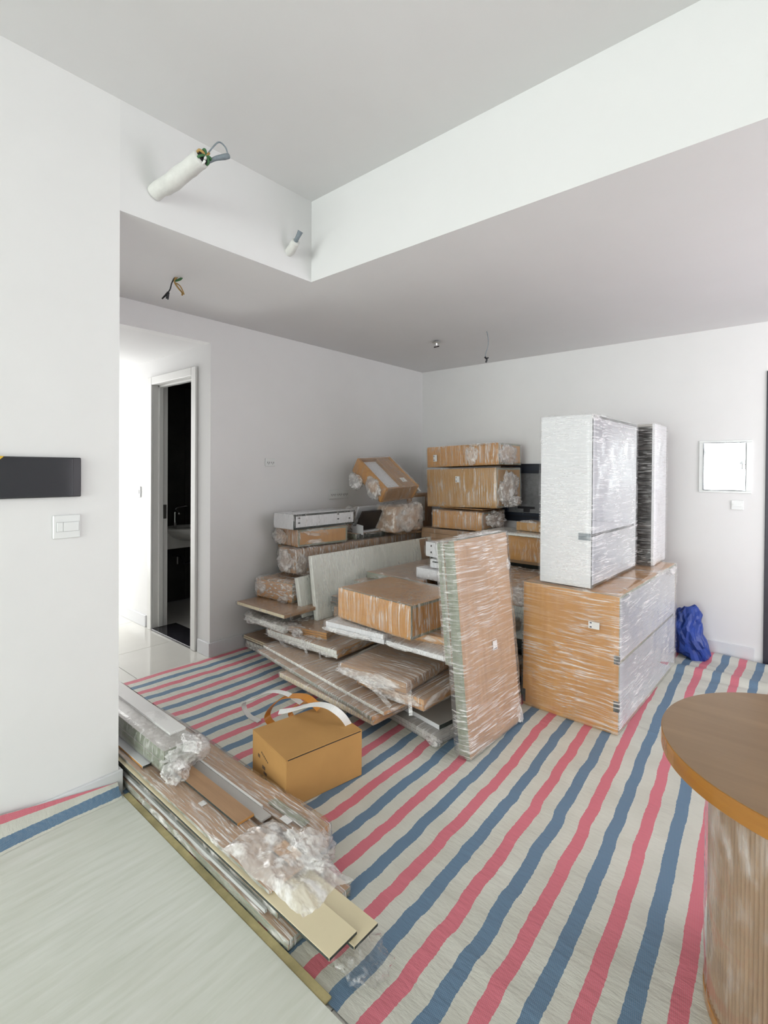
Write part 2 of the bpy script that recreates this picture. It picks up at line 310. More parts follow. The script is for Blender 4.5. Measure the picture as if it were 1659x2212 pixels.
# one ceiling: high recess bounded by the dropped part
struct(box('ceiling', (X2, XR+.1, YF, Y2, HU, TOP), 'ceil'))
struct(boxes('ceiling_dropped', [(XL-.1, XR+.1, Y2, YB+.12, HC, TOP), (XL-.1, X2, YC, Y2, HC, TOP)], 'ceil'))
bpy.data.objects['ceiling_dropped'].name = 'ceiling.001'
# hall
struct(box('ceiling.002', (-6.6, XL-.1, YC, 2.10, HO, HO+.15), 'ceil'))
struct(boxes('wall_hall_right', [(-3.86, XL-.1, 2.10, 2.22, 0, HO+.15), (-6.6, -4.66, 2.10, 2.22, 0, HO+.15), (-4.66, -3.86, 2.10, 2.22, 2.29, HO+.15)], 'wall'))
struct(box('wall_hall_left', (-6.6, XL-.1, YC-.1, YC, 0, HO+.15), 'wall'))
struct(box('wall_hall_end', (-6.7, -6.6, YC-.1, 2.22, 0, HO+.15), 'wall'))
# floor: screed with separate polished tiles
fl = struct(box('floor', (-6.6, XR, YF, YB, -0.06, -0.010), 'grout'))
tile_me = boxes_mesh('tile', [(-.3985, .3985, -.3985, .3985, -0.010, 0.0)], 0.0008); tile_me.materials.append(M['tile'])
for i in range(12):
    for j in range(17):
        x, y = -6.2+0.8*i, -7.66+0.8*j
        if x < X2-.35 and (y < .7 and x > -7 or y > 2.25 and x < XL): continue
        if y > 4.8 or x > XR or y < YF: continue
        t = bpy.data.objects.new('tile', tile_me); COL.objects.link(t); t.parent = fl; t.location = (x, y, 0)
# baseboards
struct(boxes('baseboard_left', [(XL, XL+.015, 2.10, YB, 0, .11), (-3.80, XL+.015, 2.085, 2.10, 0, .11)], 'trim', bev=.002))
struct(box('baseboard_back', (XL+.015, -0.36, YB-.015, YB, 0, .11), 'trim', bev=.002))
struct(boxes('baseboard_near', [(X2, X2+.015, YF, YC+.015, 0, .11), (XL, X2, YC, YC+.015, 0, .11)], 'trim', bev=.002))
struct(boxes('baseboard_hall', [(-6.6, -4.75, 2.085, 2.10, 0, .11), (-6.6, XL, YC, YC+.015, 0, .11)], 'trim', bev=.002))
# bathroom
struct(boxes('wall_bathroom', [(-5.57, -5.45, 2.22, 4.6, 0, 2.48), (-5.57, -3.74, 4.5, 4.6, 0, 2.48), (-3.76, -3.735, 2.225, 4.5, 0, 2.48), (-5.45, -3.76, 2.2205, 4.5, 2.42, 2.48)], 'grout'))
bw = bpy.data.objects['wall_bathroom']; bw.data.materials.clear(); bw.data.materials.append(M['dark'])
bt = boxes_mesh('tile', [(0, .008, -.298, .298, -.298, .298)], .001); bt.materials.append(M['bath_tile'])
for j in range(4):
    for k in range(4):
        t = bpy.data.objects.new('tile', bt); COL.objects.link(t); t.parent = bw; t.location = (-5.45, 2.53+.6*j, .30+.6*k)
bfl = struct(box('floor_bathroom', (-5.45, -3.76, 2.23, 4.5, -.05, -.02), 'grout'))
bft = boxes_mesh('tile', [(-.148, .148, -.148, .148, 0, .010)], .001); bft.materials.append(M['bath_floor'])
for i in range(5):
    for j in range(7):
        t = bpy.data.objects.new('tile', bft); COL.objects.link(t); t.parent = bfl; t.location = (-5.28+.3*i, 2.50+.3*j, -.021)
# bathroom door frame (door_1) with lining, stop, strike plate and black sill
dr = bpy.data.objects.new('door_1', None); COL.objects.link(dr); dr.location = (-4.26, 2.10, 0); dr['kind'] = 'structure'
def dpart(name, bl, m, bev=.002): return boxes(name, [(a+4.26, b+4.26, c-2.10, d-2.10, e, f) for a,b,c,d,e,f in bl], m, dr, bev)
x0, x1, hz = -4.62, -3.90, 2.255
dpart('casing', [(x0-.075, x0, 2.078, 2.10, 0, hz+.07), (x1, x1+.075, 2.078, 2.10, 0, hz+.07), (x0, x1, 2.078, 2.10, hz, hz+.07)], 'frame_white', .004)
dpart('lining', [(x0-.035, x0, 2.10, 2.235, 0, hz), (x1, x1+.035, 2.10, 2.235, 0, hz), (x0, x1, 2.10, 2.235, hz, hz+.03)], 'frame_white')
dpart('door_stop', [(x0, x0+.018, 2.145, 2.185, .02, hz), (x1-.018, x1, 2.145, 2.185, .02, hz), (x0, x1, 2.145, 2.185, hz-.018, hz)], 'frame_white')
dpart('strike_plate', [(x0, x0+.004, 2.190, 2.222, 1.02, 1.15)], 'steel', 0)
dpart('sill', [(x0, x1, 2.082, 2.32, .0, .018)], 'black_stone')
# dark entrance door at the right edge
d2 = bpy.data.objects.new('door_2', None); COL.objects.link(d2); d2.location = (0.156, YB, 0); d2['kind'] = 'structure'
boxes('frame', [(-.463, -.40, -.012, .06, 0, 2.283), (.40, .463, -.012, .06, 0, 2.283), (-.40, .40, -.012, .06, 2.22, 2.283)], 'darkdoor', d2, .003)
box('leaf', (-.398, .398, .012, .055, .006, 2.218), 'darkdoor', d2, .003)
boxes('door_handle', [(.30, .34, .006, .012, .95, 1.17), (.22, .335, -.05, -.035, 1.05, 1.07), (.315, .33, -.04, .01, 1.05, 1.07)], 'steel', d2, .002)
# ------------------------------------------------------------------ wall fittings
def plate(label, loc, wx, hz_, rotz, kind, name='wall_switch', cat='switch'):
    t = thing(name, label, cat, loc, (0, 0, rotz))      # local: x along wall, -y out of the wall
    box('plate', (-wx/2, wx/2, -.010, 0, -hz_/2, hz_/2), 'plastic', t, .003); return t
t = plate('white light switch with narrow and wide rockers under the black wall screen', (X2, .7285, 1.2455), .103, .099, -PI/2, 's')
# near wall faces +x : rotate so that local -y -> +x  (rotz=+90deg)
t.rotation_euler = (0, 0, PI/2)
boxes('rocker_frame', [(-.040, .046, -.012, -.009, -.021, .021)], 'plastic_grey', t); box('rocker', (-.038, -.016, -.0145, -.010, -.019, .019), 'plastic', t, .001); box('rocker', (-.014, .044, -.0145, -.010, -.019, .019), 'plastic', t, .001)
def outlet(label, loc, wx, hz_, rotz, n, out_at=None):
    t = plate(label, loc, wx, hz_, rotz, 'o', 'wall_outlet', 'outlet')
    for i in range(n):
        cx = (i-(n-1)/2)*wx*0.9/n; m = box('socket', (cx-wx*.4/n, cx+wx*.4/n, -.0125, -.009, -hz_*.3, hz_*.3), 'plastic', t, .001)
        boxes('socket_holes', [(cx+s*wx*.2/n+d-.0025, cx+s*wx*.2/n+d+.0025, -.0129, -.0124, -.010, .004) for s in (-1, 1) for d in (-.010, .010)]+[(cx+s*wx*.2/n-.003, cx+s*wx*.2/n+.003, -.0129, -.0124, -.018, -.012) for s in (-1, 1)], 'dark', m)
    return t
outlet('small white double outlet high on the left wall, alone above the stacks', (XL, 2.668, 1.551), .105, .070, PI/2, 1)
outlet('long white three-gang outlet strip on the left wall beside the tilted open box', (XL, 3.505, 1.245), .270, .092, PI/2, 3)
t = plate('white wall switch plate inside the bright hall, left of the bathroom door', (-4.93, 2.10, 1.265), .115, .105, 0, 's'); box('rocker', (-.035, .035, -.0135, -.009, -.02, .02), 'plastic_grey', t, .001)
t = plate('small white blank plate on the back wall under the mirror-bright steel hatch', (-.4835, YB, 1.2315), .083, .077, 0, 's'); box('rocker', (-.030, .030, -.0135, -.009, -.012, .012), 'plastic', t, .001)
t = thing('access_hatch', 'square white-framed hatch on the back wall filled with wavy mirror-bright steel', 'hatch', (-.5715, YB, 1.5395))
boxes('frame', [(-.1795, .1795, -.010, 0, .195, .2125), (-.1795, .1795, -.010, 0, -.2125, -.195), (-.1795, -.150, -.010, 0, -.195, .195), (.140, .1795, -.010, 0, -.195, .195)], 'plastic', t, .002)
g = bmesh.new(); gx, gy = 24, 30; gv = [[g.verts.new((-.150+.290*i/gx, -.0045+0.0022*nz((i*.3, j*.3, 0), .55, 3)-.006*max(0, 1-math.hypot(i/gx-.1, (j/gy-.05)*1.3)/.30)**1.5-.006*max(0, 1-math.hypot(i/gx-.85, (j/gy-.1)*1.1)/.38)**1.5-.004*max(0, 1-math.hypot((i/gx-.97)*2, j/gy-.5)/.25), -.195+.390*j/gy)) for i in range(gx+1)] for j in range(gy+1)]
for j in range(gy):
    for i in range(gx): g.faces.new((gv[j][i], gv[j][i+1], gv[j+1][i+1], gv[j+1][i]))
me = bpy.data.meshes.new('steel_sheet'); g.to_mesh(me); g.free(); link('steel_sheet', me, 'foil', t, smooth=True)
boxes('seal', [(-.150, .140, -.0145, -.0118, .1925, .195), (-.150, .140, -.0145, -.0118, -.195, -.1915), (-.150, -.1475, -.0145, -.0118, -.19, .19), (.137, .140, -.0145, -.0118, -.19, .19)], 'navy', t)
box('hinge_knob', (.115, .139, -.020, -.009, -.02, .02), 'chrome', t, .005)
# black intercom screen
t = thing('wall_screen', 'wide black glossy wall screen with a yellow corner tape on the near wall', 'screen', (X2, .59, 1.455), (0, 0, PI/2))
box('screen_body', (-.19, .188, -.022, 0, -.083, .083), 'black', t, .003); box('screen_glass', (-.187, .158, -.0235, -.021, -.079, .079), 'gloss_black', t, .0008)
poly_prism('corner_tape', [(-.1905, .084), (-.082, .084), (-.1905, -.02)], -.0245, -.0234, 'yellow', t, 'y')
# black framed glass panel low on the back wall
t = thing('glass_panel', 'black framed grey glass panel on the back wall behind the stacked brown boxes', 'glass panel', (-2.05, YB, .967))
boxes('frame', [(-.51, .51, -.035, 0, .50, .597), (-.51, .51, -.035, 0, 0, .09), (-.51, -.42, -.035, 0, .09, .50), (.42, .51, -.035, 0, .09, .50)], 'navy', t, .004)
box('glass', (-.42, .42, -.015, -.005, .09, .50), 'greyglass', t); boxes('slide_rail', [(-.51, .51, -.040, -.034, .575, .583), (-.51, .51, -.040, -.034, .518, .524), (-.51, .51, -.040, -.034, .050, .058)], 'black', t)
boxes('handle', [(-.30, -.12, -.060, -.040, .135, .158), (-.24, -.18, -.052, -.035, .10, .140)], 'black', t, .003)
# bathroom basin
t = thing('wash_basin', 'white half-recessed wash basin seen through the dark bathroom doorway', 'basin', (-5.19, 2.95, .64))
box('counter', (-.25, .06, -.72, .72, 0, .19), 'ceramic', t, .004)
bm = bmesh.new(); bmesh.ops.create_uvsphere(bm, u_segments=32, v_segments=16, radius=1)
for v in bm.verts: v.co = Vector((v.co.x*.22, v.co.y*.24, min(0.0, v.co.z)*.15+ (0 if v.co.z < 0 else -0.03*v.co.z*2)))
me = bpy.data.meshes.new('bowl'); bm.to_mesh(me); bm.free(); link('bowl', me, 'ceramic', t, (.06, -.24, .225), smooth=True)
tube('faucet', [(-.12, -.30, .19), (-.12, -.30, .34), (-.11, -.30, .385), (-.02, -.30, .36)], [.018, .018, .015, .012], 'chrome', t); tube('faucet_lever', [(-.12, -.30, .38), (-.11, -.28, .42), (-.04, -.20, .44)], .007, 'chrome', t)
tube('waste_trap', [(.02, -.18, 0), (.02, -.18, -.12), (.02, -.21, -.17), (.02, -.27, -.17), (.02, -.29, -.11), (-.2, -.29, -.10)], .017, 'black', t); tube('supply_hose', [(0, -.15, 0), (0, -.15, -.20)], .007, 'steel', t); tube('supply_valve', [(0, -.33, -.10), (0, -.33, -.18)], .008, 'steel', t)
# ------------------------------------------------------------------ pipes and wires
t = thing('pipe_stub', 'long white tape-wrapped pipe bundle sticking out of the recess wall with a wire loop', 'pipe', (X2, 1.10, 2.81))
tube('pipe_sleeve', [(-.004,0,0), (.05,.012,.016), (.12,.024,.022), (.19,.050,.052), (.30,.075,.085)], [.036,.038,.041,.040,.038], 'pipe', t, 18, 6, .10, 2)
for k, (a, m_) in enumerate(((0,'green_wire'),(.8,'gold_wire'),(1.6,'green_wire'),(2.6,'gold_wire'),(3.6,'green_wire'),(4.6,'white_strip'),(5.4,'green_wire'))):
    dy, dz = .026*math.cos(a), .026*math.sin(a); tube('wire', [(.29,.075+dy,.082+dz), (.315,.078+dy*1.15,.088+dz*1.15), (.322,.080+dy*.5,.090+dz*.4), (.312,.078,.088)], .006, m_, t, 8)
crumple(t, (.300,.075,.086), (.010,.03,.03), 5, 'dark', 3, name='pipe_end', amp=.2)
tube('wire_loop', [(.300,.090,.092), (.320,.110,.135), (.330,.140,.175), (.335,.170,.165), (.335,.182,.140)], .0035, 'grey_foam', t, 8); tube('cable_tail', [(.300,.105,.080), (.320,.130,.100), (.335,.165,.118), (.338,.185,.130)], [.008,.010,.013,.012], 'grey_foam', t, 10)
t = thing('pipe_stub', 'short white pipe stub with grey foam core near the recess corner', 'pipe', (X2, 1.904, 2.794))
tube('pipe_sleeve', [(-.004,0,0), (.03,-.006,.006), (.085,-.018,.034)], [.026,.027,.025], 'pipe', t, 16, 5, .08, 4); tube('pipe_core', [(.07,-.016,.028), (.10,-.016,.055), (.12,-.012,.085)], [.013,.013,.016], 'grey_foam', t, 12, 4, .15)
t = thing('ceiling_wires', 'short ochre and black wires poking out of the dropped ceiling over the hall', 'wires', (-3.006, 1.495, HC))
tube('wire', [(.0,.0,.004), (-.02,-.01,-.03), (-.035,-.015,-.07), (-.055,-.03,-.10)], .004, 'black', t, 8); tube('wire', [(.01,.0,.004), (-.005,.0,-.025), (.005,.02,-.06), (.02,.035,-.085), (.012,.04,-.10)], .005, 'gold_wire', t, 8)
tube('wire', [(.02,.01,.004), (-.01,.0,-.02), (.025,.02,-.05), (.035,.04,-.095), (.015,.04,-.085), (-.01,.02,-.05)], .0035, 'gold_wire', t, 8); tube('wire', [(.03,.03,.004), (.02,.02,-.01), (-.01,.0,-.018)], .007, 'green_wire', t, 8)
for a, b in ((-.075,-.045), (-.05,-.03), (-.06,-.015)): tube('wire_tip', [(-.045,-.02,-.085), (a,b,-.125)], [.008,.004], 'black', t, 8, 3)
t = thing('ceiling_wires', 'thin dark wire hanging from the ceiling above the stacked boxes', 'wires', (-2.128, 3.77, HC))
tube('wire', [(0,0,.004), (.014,0,-.05), (.016,0,-.12), (-.008,0,-.19), (-.002,0,-.225)], .003, 'grey_foam', t, 8); tube('wire_tip', [(-.014,0,-.215), (.004,0,-.235), (-.004,0,-.262)], .008, 'black', t, 8); tube('wire_tip', [(.0,0,-.23), (.018,.006,-.222)], .006, 'black', t, 8)
t = thing('sprinkler_head', 'small chrome and dark sprinkler head on the ceiling near the left corner', 'sprinkler', (-2.63, 3.756, HC))
tube('stem', [(0,0,.003), (0,0,-.055)], [.016,.007], 'chrome', t, 12, 3); tube('deflector', [(0,0,-.018), (0,0,-.024)], .036, 'steel', t, 16, 1); box('deflector_arm', (-.028, .028, -.004, .004, -.060, -.050), 'black', t, .002)
# ------------------------------------------------------------------ tarp
def stripe_u(x, y):      # stripe count across the cloth; it lies a little skewed and bunched
    c = (15.743, 4.577, -0.2933, 0.2508, 0.3447, 0.2805, 0.0349, -0.0107, -0.0695, -0.0397)
    b = (1, x, y, x*x, x*y, y*y, x**3, x*x*y, x*y*y, y**3)
    return sum(p*q for p, q in zip(c, b))
def tarp_z(x, y):
    p = (x*1.6, y*1.0, 0)
    z = 0.0035+0.0035*abs(nz((x*2.2, y*7.5, 0), 1.0, 1))+0.0045*max(0, nz((x*3+y*1.5, y*9, 0), 1.0, 2))
    k = max(0, 1-((x+.35)/1.0)**2)*max(0, min(1, (y-3.9)/.35))       # deep folds by the back wall
    if k > 0:
        z += k*(0.030*max(0, math.sin(y*15+1.1*math.sin(x*3.1)))**1.5+0.015*max(0, nz((x*3, y*12, 0), 1, 6)))
    k = math.exp(-((y-3.15+0.12*(x+.6))/.02)**2)*max(0, min(1, (x+.95)*6)); z += .006*k
    return z
nxg, nyg = 250, 230; TX0, TX1, TY0, TY1 = -3.62, 1.55, .955, 4.875
vs = []; uvs = []
for j in range(nyg+1):
    for i in range(nxg+1):
        x = TX0+(TX1-TX0)*i/nxg; y = TY0+(TY1-TY0)*j/nyg
        yy = y; xx = x
        if j == 0 or i == 0: xx += .006*nz((x*2, y*2, 0), 2, 8); yy += .004*nz((x*3, y*2, 0), 2, 9)
        z = tarp_z(x, y)
        vs.append((xx, yy, max(z, .003)))
        wob = .055*nz((x*2.5, y*6.0, 0), 1.0, 12)+.035*nz((x*2, y*14, 0), 1.0, 13)
        uvs.append((stripe_u(x, y)+wob*(.85 if x < -.9 else max(.32, .85-(x+.9)*.9)), y))
fs = [(j*(nxg+1)+i, j*(nxg+1)+i+1, (j+1)*(nxg+1)+i+1, (j+1)*(nxg+1)+i) for j in range(nyg) for i in range(nxg)]
me = bpy.data.meshes.new('tarp'); me.from_pydata(vs, [], fs); uvl = me.uv_layers.new(name='UVMap')
for lp in me.loops: uvl.data[lp.index].uv = uvs[lp.vertex_index]
o = link('tarp', me, 'tarp', smooth=True); tag(o, 'large red, blue and white striped woven tarp spread over the floor under the stacks', 'tarp')
# tarp offcut pushed up against the near wall
vs = []; uvs = []; fs = []; nn = 60
for j in range(nn+1):
    y = -.35+(YC-.012+.35)*j/nn; hh = .135-.085*max(0, min(1, (y-.42)/.5)); wv = .006*nz((0, y*7, 0), 1, 4)
    prof = [(X2+.075+wv*1.6, .0160, 0), (X2+.062+wv, .030, .018), (X2+.042+wv, .040+wv, .042), (X2+.024, .066, .075), (X2+.019, .066+(hh-.05)*.5, .115), (X2+.018, .05+hh, .165)]
    for (x, z, s) in prof: vs.append((x, y, min(z, .016+hh) if z > .05 else z)); uvs.append((s/.2085-.17, y))
for j in range(nn):
    for i in range(5): fs.append((j*6+i, j*6+i+1, (j+1)*6+i+1, (j+1)*6+i))
me = bpy.data.meshes.new('tarp_edge'); me.from_pydata(vs, [], fs); uvl = me.uv_layers.new(name='UVMap')
for lp in me.loops: uvl.data[lp.index].uv = uvs[lp.vertex_index]
o = link('tarp_offcut', me, 'tarp', smooth=True); tag(o, 'narrow strip of striped tarp pushed up against the near wall', 'tarp')
# white board in the foreground
bm = bmesh.new()
t = box('white_board', (X2+.048, -.25, -.75, YC, .0005, .0150), 'slab', None, .0015); tag(t, 'big white brushed board lying flat in the near left foreground', 'board')
t = box('board_offcut', (X2+.045, -1.02, YC+.002, YC+.030, .003, .012), 'yellowed', None, .002); tag(t, 'long thin yellowed board strip along the edge of the big white board', 'board')
# ------------------------------------------------------------------ packs
def rotm(yaw, rx, ry): return Matrix.Rotation(yaw, 4, 'Z')@Matrix.Rotation(ry, 4, 'Y')@Matrix.Rotation(rx, 4, 'X')
def place(x, y, z, L, W, yaw=0, anchor=True):
    if not anchor: return (x, y, z)
    c, s = math.cos(yaw), math.sin(yaw); X, Y = -L/2, W/2        # anchor = near right corner (max x, min y)
    return (x+c*X-s*Y, y+s*X+c*Y, z)
cnt = [0]
def sticker(parent, face, u, v, w_, h_, L, W, H, off=.0155):
    if face == '-y': b = (u-w_/2, u+w_/2, -W/2-off-.0012, -W/2-off, v-h_/2, v+h_/2); ik = [(u-w_*.38, u-w_*.2, -W/2-off-.0016, -W/2-off-.0011, v+h_*.22, v+h_*.38), (u-w_*.38, u-w_*.2, -W/2-off-.0016, -W/2-off-.0011, v-h_*.38, v-h_*.2)]
    else: b = (L/2+off, L/2+off+.0012, u-w_/2, u+w_/2, v-h_/2, v+h_/2); ik = [(L/2+off+.0011, L/2+off+.0016, u-w_*.38, u+w_*.3, v-h_*.42, v-h_*.28)]
    s = box('label_sticker', b, 'sticker', parent); boxes('printed_marks', ik, 'ink', s)
def pack(name, label, cat, x, y, z, L, W, H, yaw=0, n=2, top='brown', edge='core', end=None, fm='film_y', rx=0, ry=0, jit=.006, bunch=(), anchor=True, off=.005, amp=.007, rad=.010, st=(), group=None, filmed=True):
    loc = place(x, y, z, L, W, yaw, anchor)
    t = thing(name, label, cat, loc, group=group); t.rotation_euler = rotm(yaw, rx, ry).to_euler(); cnt[0] += 1; sd = cnt[0]
    rnd = random.Random(sd*13); h = H/n; end = end or edge
    for k in range(n):
        dx, dy = rnd.uniform(0, jit), rnd.uniform(0, jit)
        me = boxes_mesh('board', [(-L/2+dx, L/2-rnd.uniform(0,jit), -W/2+dy, W/2-rnd.uniform(0,jit), k*h+.0006, (k+1)*h-.0008, (0, 0, 1, 2, 1, 2))], .0009)
        link('board', me, [top, edge, end], t)
    if filmed: link('stretch_film', shell(L, W, H, off, rad, amp, sd), fm, t, smooth=True)
    for (bl, bs, *r) in bunch: crumple(t, bl, bs, sd+int(bl[0]*100), r[0] if r else 'film_bunch', zmin=-.0)
    for s_ in st: sticker(t, *s_, L, W, H)
    return t
def carcass(name, label, cat, x, y, z, L, W, H, yaw=0, open_='+x', out='orange', inn='white_melamine', edge='core', shelves=(), fm='film_z', rx=0, ry=0, tk=.018, off=.006, amp=.008, rad=.010, bunch=(), st=(), anchor=True, filmed=True, base=None):
    loc = place(x, y, z, L, W, yaw, anchor); t = thing(name, label, cat, loc); t.rotation_euler = rotm(yaw, rx, ry).to_euler(); cnt[0] += 1; sd = cnt[0]
    x0, x1, y0, y1 = -L/2, L/2, -W/2, W/2; mm = [out, inn, edge]
    # face order: bottom, top, -y, +x, +y, -x
    def pan(nm, b, mi): link(nm, boxes_mesh(nm, [b+(mi,)], .0008), mm, t)
    if open_ in ('+x', '-y', '+z', ''):
        pan('side_panel', (x0, x1, y0, y0+tk, 0, H), (2, 2, 0, 2, 1, 2)); pan('side_panel', (x0, x1, y1-tk, y1, 0, H), (2, 2, 1, 2, 0, 2))
        if open_ != '-y' or True:
            pass
    ty0, ty1 = y0+tk, y1-tk
    pan('bottom_panel', (x0, x1, ty0, ty1, 0, tk), (0, 1, 2, 2, 2, 2))
    if open_ != '+z': pan('top_panel', (x0, x1, ty0, ty1, H-tk, H), (1, 0, 2, 2, 2, 2))
    pan('back_panel', (x0, x0+.009, ty0, ty1, tk, H-tk), (2, 2, 2, 1, 2, 0))
    if open_ != '+x': pan('front_panel', (x1-tk, x1, ty0, ty1, tk, H-tk), (2, 2, 2, 0, 2, 1))
    for s in shelves: pan('shelf', (x0+.01, x1-.012, ty0, ty1, s, s+tk), (1, 1, 2, 2, 2, 2))
    if filmed: link('stretch_film', shell(L, W, H, off, rad, amp, sd), fm, t, smooth=True)
    for (bl, bs, *r) in bunch: crumple(t, bl, bs, sd+int(bl[0]*100), r[0] if r else 'film_bunch', zmin=0.0)
    for s_ in st: sticker(t, *s_, L, W, H)
    return t
TB = .006   # things on the tarp stand on its cloth
# --- big wrapped cabinets on the right
BH = .79
c1 = carcass('wrapped_cabinet', 'large orange-brown cabinet carcass in stretch film, standing on the tarp under the tall white cabinets', 'cabinet', -.835, 2.996, TB, .575, 1.40, BH-TB, -.012, shelves=(.38,), fm='film_base', st=(('-y', .155, .605-TB, .062, .040),), bunch=(((.27,.62,.74), (.03,.09,.04)), ((.28,.3,.775), (.02,.2,.012))))
for b in ((.262,.29,-.702,-.68,.40,.45), (.262,.29,-.702,-.68,.13,.19), (-.288,-.27,-.703,-.68,.02,.10)): box('hinge', b, 'dark_core', c1)
t1 = carcass('tall_cabinet', 'tall white open-sided cabinet in stretch film, the nearer one on the orange-brown cabinet', 'cabinet', -1.008, 3.040, BH+.010, .315, .90, 1.032, -.02, out='white_melamine', edge='dark_core', shelves=(.30,), fm='film_tall', bunch=(((.16,-.40,1.02), (.012,.05,.02)),))
boxes('film_tape', [(.085, .158, -.4585, -.4575, .285, .325)], 'grey_foam', t1)
c = place(-.91, 4.10, BH+.008, .40, .37, 0)
t2 = thing('tall_cabinet', 'tall white cabinet with dark open side, the farther one on the orange-brown cabinet', 'cabinet', c)
boxes('side_panel', [(.182, .2, -.185, .185, 0, 1.05)], 'white_melamine', t2, .001); boxes('side_panel', [(-.2, -.182, -.185, .185, 0, 1.05)], 'white_melamine', t2, .001)
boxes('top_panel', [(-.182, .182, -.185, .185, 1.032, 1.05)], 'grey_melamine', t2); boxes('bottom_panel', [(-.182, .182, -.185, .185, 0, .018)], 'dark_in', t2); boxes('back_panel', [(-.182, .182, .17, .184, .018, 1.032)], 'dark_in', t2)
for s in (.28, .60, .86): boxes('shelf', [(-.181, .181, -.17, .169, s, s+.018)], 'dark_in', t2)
link('stretch_film', shell(.40, .37, 1.05, .007, .01, .01, 77), 'film_x2', t2, smooth=True)
# blue bag
bm = bmesh.new(); bmesh.ops.create_icosphere(bm, subdivisions=4, radius=1)
for v in bm.verts:
    p = v.co.copy(); zz = p.z; wv = 1.0-.35*max(0, zz)+.35*max(0, -zz)
    a = 1+.22*(ridge(p, 1.3, 5)-.4)+.15*nz(p, 2.6, 2)
    v.co = Vector((p.x*(.115+.07*max(0, -zz))*a+.10*max(0, .15-zz)**1.3, p.y*.13*a*wv, zz*.225*a))
    v.co.z = max(v.co.z, -.196)
me = bpy.data.meshes.new('bag'); bm.to_mesh(me); bm.free(); o = link('blue_bag', me, 'blue_bag', None, (-.80, 4.68, .205), (.0, .12, .3)); tag(o, 'crumpled blue plastic sack slumped on the tarp beside the big wrapped cabinet', 'bag')
# --- leaning narrow pack
t = thing('leaning_pack', 'tall narrow film-wrapped brown panel pack leaning upright in front of the pile', 'pack', (-1.352, 2.49, .012)); t.rotation_euler = rotm(-.02, 0, -.100).to_euler()
link('board', boxes_mesh('board', [(-.002, .034, -.27, .285, 0, 1.115, (1,1,1,0,1,0))], .001), ['brown_z', 'core'], t); link('board', boxes_mesh('board', [(-.042, -.004, -.255, .28, 0.0, 1.10, (1,1,1,0,1,0))], .001), ['brown_z', 'core'], t)
link('board', boxes_mesh('board', [(-.085, -.044, -.26, .25, .46, 1.105, (1,1,1,0,1,0))], .001), ['brown_z', 'core'], t)
o = link('stretch_film', shell(.080, .560, 1.12, .005, .010, .010, 31, step=.03), 'film_lean', t, (-.004, .008, 0), smooth=True); o = link('stretch_film', shell(.045, .515, .650, .004, .010, .009, 33), 'film_lean', t, (-.066, -.003, .458), smooth=True)
crumple(t, (.03, .27, .05), (.025, .03, .05), 3, zmin=-.0); crumple(t, (-.02, .05, 1.125), (.045, .22, .012), 4); crumple(t, (.035, .275, .92), (.012, .02, .03), 6)
s = box('label_sticker', (.0375, .0390, .03, .075, .475, .525), 'sticker', t); boxes('printed_marks', [(.0388, .0395, .035, .07, .478, .484)], 'ink', s)
# --- open cardboard carton and edge-banding strips
CL, CW, CH, CYW = .335, .415, .222, -.17
t = thing('cardboard_box', 'closed plain brown cardboard box on the tarp beside the long low stack', 'box', place(-1.735, 1.368, TB, CL, CW, CYW)); t.rotation_euler = (0, 0, CYW)
box('carton', (-CL/2, CL/2, -CW/2, CW/2, 0, CH-.004), 'card', t, .003)
box('top_flap', (-CL/2, CL/2-.001, -CW/2, CW/2, CH-.0035, CH), 'card', t, .001); boxes('flap_gap', [(CL/2-.002, CL/2+.0006, -CW/2+.01, CW/2-.01, CH-.0065, CH-.004)], 'dark', t)
boxes('packing_tape', [(-CL/2+.02, CL/2+.0006, -.025, .025, CH, CH+.0006)], 'card', t)
boxes('printed_marks', [(-.07+.012*k, -.066+.012*k+.004, -CW/2-.0008, -CW/2, .150-.004*k, .158-.004*k) for k in range(6)]+[(-.105, -.085, -CW/2-.0008, -CW/2, .12, .135), (-.06, -.03, -CW/2-.0008, -CW/2, .085, .10), (-.045, -.015, -CW/2-.0008, -CW/2, .065, .078), (-.03, -.01, -CW/2-.0008, -CW/2, .045, .055)], 'card_print', t)
o = ribbon('edge_banding', [(-2.47,1.75,.008),(-2.56,1.745,.012),(-2.60,1.735,.05),(-2.575,1.72,.10),(-2.475,1.72,.152),(-2.34,1.72,.232),(-2.20,1.73,.262),(-2.09,1.75,.235)], .030, 'white_strip', None, (0,1,.15)); tag(o, 'thin white edge-banding strip curled in an arc left of the cardboard box', 'strip')
o = ribbon('edge_banding', [(-2.20,1.76,.012),(-2.36,1.74,.05),(-2.36,1.74,.115),(-2.245,1.735,.218),(-2.13,1.735,.268),(-2.03,1.74,.285),(-1.955,1.76,.245)], .042, 'orange_edge', None, (0,1,.25), .002); tag(o, 'wide orange edge-banding strip arching behind the cardboard box', 'strip')
o = ribbon('edge_banding', [(-2.20,1.86,.012),(-2.27,1.82,.09),(-2.20,1.80,.17),(-2.09,1.80,.225),(-2.00,1.82,.225),(-1.95,1.84,.18)], .030, 'orange_edge', None, (0,1,.25), .002); tag(o, 'second lower orange edge-banding strip curled inside the wide orange arch', 'strip')
o = ribbon('edge_banding', [(-2.115,1.62,.226),(-2.05,1.66,.245),(-1.95,1.68,.292),(-1.86,1.69,.320),(-1.79,1.70,.318),(-1.755,1.74,.27),(-1.75,1.79,.19)], .034, 'white_strip', None, (.1,1,.35), .0016); tag(o, 'wide white edge-banding strip arching over the top of the cardboard box', 'strip')
